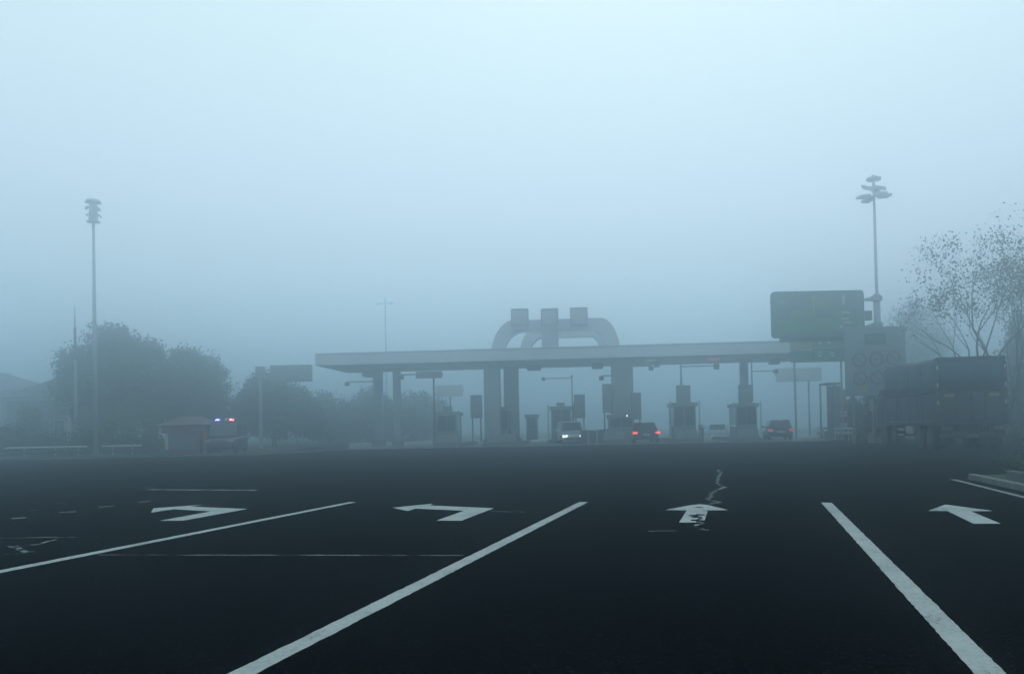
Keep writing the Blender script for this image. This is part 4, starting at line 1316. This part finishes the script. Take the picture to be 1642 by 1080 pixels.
# cab
cab = MB().hexa([(-1.2, LB + .15, .75), (1.2, LB + .15, .75), (1.2, LB + 1.95, .75), (-1.2, LB + 1.95, .75)], [(-1.15, LB + .15, 2.85), (1.15, LB + .15, 2.85), (1.12, LB + 1.75, 2.85), (-1.12, LB + 1.75, 2.85)]).build('cab', M['bluepaint'], tr, bevel=.08)
for s in (-1, 1):
    dr = MB().box(s * 1.205 - .02, s * 1.205 + .02, LB + .75, LB + 1.7, .9, 1.9).build('door', M['bluepaint'], cab)
    MB().box(s * 1.19 - .02, s * 1.19 + .02, LB + .8, LB + 1.6, 1.92, 2.55).build('side_window', M['glass'], cab)
    MB().tube((s * 1.2, LB + 1.75, 2.3), (s * 1.5, LB + 1.75, 2.3), .03, n=6).build('mirror_arm', M['darkmetal'], tr)
    MB().box(s * 1.5 - .1, s * 1.5 + .1, LB + 1.65, LB + 1.73, 1.75, 2.35).build('mirror', M['boothlight' if s < 0 else 'darkmetal'], tr, bevel=.02)
    MB().box(s * 1.2 - .08, s * 1.2 + .08, LB + .1, LB + 1.0, .62, 1.04).build('front_mudguard', M['darkmetal'], tr, bevel=.04)
MB().box(-1.0, 1.0, LB + 1.9, LB + 1.93, 1.75, 2.6).build('windscreen', M['glass'], tr)
MB().box(-1.2, 1.2, LB + 1.955, LB + 2.1, .45, .85).build('front_bumper', M['darkmetal'], tr, bevel=.04)

# ------------------------------------------------------------------ trees, hedges, shrubs
def leaf_cloud(rng, blobs, n_clump, per, size, spread, fill=0.35):
    """leaf quads gathered in clumps near the skin of several ellipsoids"""
    vol = np.array([b[3] * b[4] + b[4] * b[5] + b[3] * b[5] for b in blobs]); vol = vol / vol.sum()
    which = rng.choice(len(blobs), n_clump, p=vol)
    d = rng.normal(size=(n_clump, 3)); d /= np.linalg.norm(d, axis=1)[:, None]
    r = np.where(rng.random(n_clump) < fill, rng.random(n_clump) ** .4 * .85, rng.uniform(.82, 1.08, n_clump))
    bl = np.array(blobs)[which]
    c = bl[:, :3] + d * r[:, None] * bl[:, 3:6]
    c = c[c[:, 2] > .15]
    k = per
    cen = np.repeat(c, k, axis=0) + rng.normal(size=(len(c) * k, 3)) * np.repeat(rng.uniform(.5, 1.3, len(c)), k)[:, None] * spread
    cen[:, 2] = np.maximum(cen[:, 2], .05)
    m = len(cen)
    a = rng.normal(size=(m, 3)); a /= np.linalg.norm(a, axis=1)[:, None]
    t = rng.normal(size=(m, 3)); b = np.cross(a, t); b /= np.linalg.norm(b, axis=1)[:, None]
    s = size * rng.uniform(.55, 1.35, m)[:, None]
    v = np.stack([cen - a * s, cen - b * s * .45, cen + a * s, cen + b * s * .45], axis=1).reshape(-1, 3)
    return v
def leaves_obj(name, v, m, parent):
    n = len(v) // 4
    me = bpy.data.meshes.new(name)
    me.vertices.add(len(v)); me.vertices.foreach_set('co', v.astype(np.float32).ravel())
    me.loops.add(n * 4); me.loops.foreach_set('vertex_index', np.arange(n * 4, dtype=np.int32))
    me.polygons.add(n); me.polygons.foreach_set('loop_start', np.arange(0, n * 4, 4, dtype=np.int32))
    me.update(calc_edges=True)
    me.materials.append(m)
    o = bpy.data.objects.new(name, me); COL.objects.link(o); o.parent = parent
    return o

def px_blobs(y, loc, spec):
    """spec: (px, py, radius_px_x, radius_px_z) -> local ellipsoids"""
    out = []
    for s in spec:
        px, py, rx, rz = s[:4]
        dy = s[4] if len(s) > 4 else 0.0
        p = at(px, py, y)
        k = y / F
        out.append((p.x - loc.x, dy, p.z, rx * k, max(rx * k * .9, 1.0), rz * k))
    return out

def tree(name, label, px, y, spec, leafm, seed, clumps, per=26, size=.16, spread=.34, trunk_r=.22, group='leafy trees behind the left verge', cat='tree', fill=.35):
    rng = np.random.default_rng(seed)
    loc = fr(px, y)
    o = thing(name, label, cat, loc, 0, group)
    blobs = px_blobs(y, loc, spec)
    top = max(b[2] for b in blobs)
    b = MB()
    rnd = random.Random(seed)
    zc = top * .5
    b.tube((0, 0, 0), (rnd.uniform(-.1, .1), 0, zc), trunk_r, trunk_r * .7, n=9)
    b.build('trunk', M['bark'], o, smooth=True)
    br = MB()
    for q in blobs:
        m_ = Vector((q[0] * .5, q[1] * .5, zc + (q[2] - zc) * .45)) + Vector((rnd.uniform(-.2, .2), rnd.uniform(-.2, .2), 0))
        br.tube((0, 0, zc * .75), m_, trunk_r * .5, trunk_r * .35, n=6)
        br.tube(m_, (q[0], q[1], q[2]), trunk_r * .35, trunk_r * .12, n=6)
    br.build('limbs', M['bark'], o)
    leaves_obj('crown', leaf_cloud(rng, blobs, clumps, per, size, spread, fill), M[leafm], o)
    return o
tree('broadleaf_tree', 'tallest dark leafy tree behind the left floodlight mast', 178, 66.0,
     [(178, 575, 50, 45), (150, 598, 52, 40), (215, 580, 42, 36), (160, 545, 20, 22), (190, 545, 24, 22), (130, 630, 40, 45), (180, 635, 58, 45), (228, 625, 40, 55), (240, 565, 16, 16), (112, 585, 18, 22)], 'leafdark', 1, 1300, size=.14, spread=.30)
tree('broadleaf_tree', 'rounded leafy tree between the tallest tree and the police van', 310, 69.0,
     [(300, 615, 48, 50), (285, 590, 26, 24), (325, 600, 30, 32), (340, 630, 27, 45), (305, 655, 60, 38), (268, 630, 30, 42), (300, 575, 20, 14)], 'leafmid', 2, 1050, size=.14, spread=.30)
tree('rounded_tree', 'rounded bushy tree below the cantilever message sign', 440, 73.0,
     [(430, 640, 40, 38), (400, 660, 30, 30), (465, 650, 34, 34), (495, 672, 26, 28), (440, 672, 60, 28), (415, 615, 16, 14)], 'leafdark', 3, 900, size=.15, spread=.30)
FG = 'faint trees beyond the left end of the canopy'
tree('far_tree', 'faint tree beyond the canopy, just right of the message sign', 530, 84.0, [(525, 660, 36, 26), (550, 672, 28, 22), (500, 668, 26, 26), (530, 685, 50, 20)], 'leafdark', 4, 420, size=.2, group=FG)
tree('far_tree', 'faint tree seen behind the capital column', 598, 86.0, [(595, 650, 26, 24), (610, 668, 34, 26), (580, 672, 26, 24), (600, 688, 40, 18)], 'leafdark', 5, 420, size=.2, group=FG)
tree('far_tree', 'faint tree seen between the slim column and the leftmost booth', 664, 90.0, [(665, 655, 30, 22), (640, 672, 26, 22), (690, 662, 26, 30), (660, 685, 55, 20)], 'leafdark', 6, 420, size=.2, group=FG)
def hedge(label, px, y, spec, leafm, seed, clumps, size=.10, spread=.2, name='shrub', cat='shrub', group='shrubs and hedges along the verge', per=22):
    rng = np.random.default_rng(seed)
    loc = fr(px, y)
    o = thing(name, label, cat, loc, 0, group)
    blobs = px_blobs(y, loc, spec)
    blobs = [(b[0], b[1], b[2], b[3], min(b[4], 1.2), b[5]) for b in blobs]
    leaves_obj('foliage', leaf_cloud(rng, blobs, clumps, per, size, spread, .4), M[leafm], o)
    st = MB(); rnd = random.Random(seed)
    for b in blobs:
        for k in range(3):
            st.tube((b[0] + rnd.uniform(-.2, .2), b[1] + rnd.uniform(-.2, .2), 0), (b[0] + rnd.uniform(-.4, .4) * b[3], b[1], b[2] + b[5] * .4), .03, .012, n=5)
    st.build('stems', M['bark'], o)
    return o
hedge('dark hedge in front of the low house at the left picture edge', 40, 57.0, [(5, 712, 30, 24), (50, 715, 36, 20), (90, 715, 30, 18), (20, 700, 18, 16)], 'leafdark', 11, 420, name='hedge', cat='hedge')
hedge('dark hedge behind the guardrail right of the floodlight mast', 200, 57.5, [(140, 712, 26, 22), (180, 714, 30, 18), (215, 715, 30, 18), (243, 714, 20, 18)], 'leafdark', 12, 400, name='hedge', cat='hedge')
YG = 'young yellowish shrubs under the left trees'
for i, (px, py, rx, rz, lab) in enumerate(((142, 675, 12, 22, 'yellowish young shrub just left of the floodlight mast'), (178, 672, 12, 18, 'yellowish young shrub just right of the floodlight mast'),
                                           (205, 676, 12, 22, 'yellowish young shrub halfway from the mast to the red kiosk'), (242, 678, 13, 26, 'tall yellowish shrub left of the red kiosk'),
                                           (45, 672, 12, 22, 'yellowish young shrub in front of the low house'))):
    hedge(lab, px, 60.5 + i * .3, [(px, py, rx, rz), (px, py + 22, rx * .6, 18)], 'leafyellow', 21 + i, 110, group=YG)
# right side greenery
hedge('green hedge between the banded marker and the truck', 1385, 57.0, [(1345, 700, 24, 14), (1375, 680, 24, 28), (1400, 665, 20, 36), (1365, 655, 12, 18), (1400, 700, 26, 18)], 'leafmid', 31, 520, name='hedge', cat='hedge')
hedge('narrow dark upright shrub rising behind the truck cab', 1406, 49.0, [(1406, 642, 8, 24), (1405, 672, 9, 26), (1407, 625, 4, 10)], 'leafdark', 32, 120)
hedge('dark bank of shrubs behind the truck at the right picture edge', 1640, 48.0, [(1625, 690, 34, 36), (1650, 650, 40, 50), (1680, 690, 40, 60), (1610, 712, 20, 18), (1660, 610, 36, 36)], 'leafdark', 33, 620, name='hedge', cat='hedge')
hedge('low hedge under the truck line, between the truck and the planted bed', 1630, 38.0, [(1640, 712, 26, 16), (1680, 712, 34, 18)], 'leafdark', 34, 220, size=.08)
hedge('clipped dark shrub on the planted bed at the right picture edge', 1648, 18.2, [(1642, 752, 28, 11), (1668, 750, 30, 14), (1695, 748, 30, 16)], 'leafdark', 35, 260, size=.035, spread=.07, per=34)
tree('background_tree', 'faint grey tree behind the big pale board and the light mast', 1455, 90.0, [(1445, 560, 40, 50), (1470, 530, 34, 48), (1430, 600, 40, 40), (1480, 590, 40, 50), (1462, 510, 20, 22), (1500, 560, 30, 40)], 'leafdark', 7, 900, per=24, size=.13, spread=.5, group='trees behind the truck')
tree('background_tree', 'dim dark tree at the right picture edge behind the bare tree', 1650, 60.0, [(1645, 600, 50, 60), (1690, 580, 60, 80), (1610, 640, 36, 50), (1660, 540, 40, 40)], 'leafdark', 8, 460, size=.16, group='trees behind the truck')

# nearly bare tree with a few dry leaves behind the truck
def bare_tree(label, px, y, stems, seed, levels=6, leaf_n=900):
    rnd = random.Random(seed); rng = np.random.default_rng(seed)
    loc = fr(px, y)
    o = thing('bare_tree', label, 'tree', loc, 0, 'trees behind the truck')
    tw, br, tips = MB(), MB(), []
    def grow(p, d, L, r, lev, mesh):
        n = 3
        for i in range(n):
            d2_ = (d + Vector((rnd.gauss(0, .10), rnd.gauss(0, .10), rnd.gauss(.02, .05)))).normalized()
            q = p + d2_ * (L / n)
            if q.x < -3.6 - .8 * rnd.random(): return
            r2 = r * (1 - .12)
            mesh.tube(p, q, r, r2, n=6 if lev < 3 else 4, cap=False)
            p, d, r = q, d2_, r2
            if lev >= 3: tips.append((p.copy(), lev))
        if lev >= levels:
            tips.append((p.copy(), lev)); return
        k = 3 if rnd.random() < .55 else 2
        for j in range(k):
            ax = Vector((rnd.gauss(0, 1), rnd.gauss(0, 1), rnd.gauss(0, .4)))
            ax = (ax - d * ax.dot(d)).normalized()
            sp = rnd.uniform(.40, .90) if j else rnd.uniform(.10, .38)
            nd = (d * math.cos(sp) + ax * math.sin(sp) + Vector((0, 0, .10))).normalized()
            grow(p, nd, L * rnd.uniform(.60, .82), r * (.62 if j else .78), lev + 1, br)
    for (dx, lean, L, r) in stems:
        grow(Vector((dx, rnd.uniform(-.2, .2), 0)), Vector((lean, rnd.uniform(-.1, .1), 1)).normalized(), L, r, 0, tw)
    tw.build('trunk', M['bark'], o, smooth=True)
    br.build('branches', M['bark'], o)
    P = np.array([t[0][:] for t in tips if t[1] >= 3])
    idx = rng.choice(len(P), leaf_n)
    cen = P[idx] + rng.normal(size=(leaf_n, 3)) * .22
    a = rng.normal(size=(leaf_n, 3)); a /= np.linalg.norm(a, axis=1)[:, None]
    b = np.cross(a, rng.normal(size=(leaf_n, 3))); b /= np.linalg.norm(b, axis=1)[:, None]
    s = rng.uniform(.035, .095, leaf_n)[:, None]
    v = np.stack([cen - a * s, cen - b * s * .6, cen + a * s, cen + b * s * .6], axis=1).reshape(-1, 3)
    leaves_obj('dry_leaves', v, M['leafdry'], o)
    return o
bare_tree('nearly bare tree with sparse dry leaves rising above the truck', 1590, 43.0, [(0, .03, 3.9, .15), (-.4, -.12, 3.6, .12), (-.8, -.26, 3.2, .10), (.4, .30, 3.5, .12)], 4, leaf_n=5200)
bare_tree('second bare tree cut by the right picture edge', 1668, 45.0, [(0, -.05, 3.4, .14), (.5, .25, 3.0, .11), (-.4, -.3, 3.0, .10)], 9, leaf_n=4000)

# ------------------------------------------------------------------ haze over everything
hz = MB().box(-440, 440, -280, 660, -1.0, HAZE_TOP)
hm = bpy.data.materials.new('haze_air')
hm.use_nodes = True
hn, hl = hm.node_tree.nodes, hm.node_tree.links
hn.clear()
ho = hn.new('ShaderNodeOutputMaterial')
pv = hn.new('ShaderNodeVolumePrincipled')
pv.inputs['Color'].default_value = (*HAZE_COLOR, 1)
pv.inputs['Density'].default_value = HAZE_DENSITY
pv.inputs['Anisotropy'].default_value = HAZE_ANISO
pv.inputs['Density Attribute'].default_value = ''
hl.new(pv.outputs[0], ho.inputs['Volume'])
hm.cycles.homogeneous_volume = True
haze = hz.build('haze', hm)
tag(haze, 'pale morning fog over the whole plaza', kind='stuff')
haze.display_type = 'WIRE'
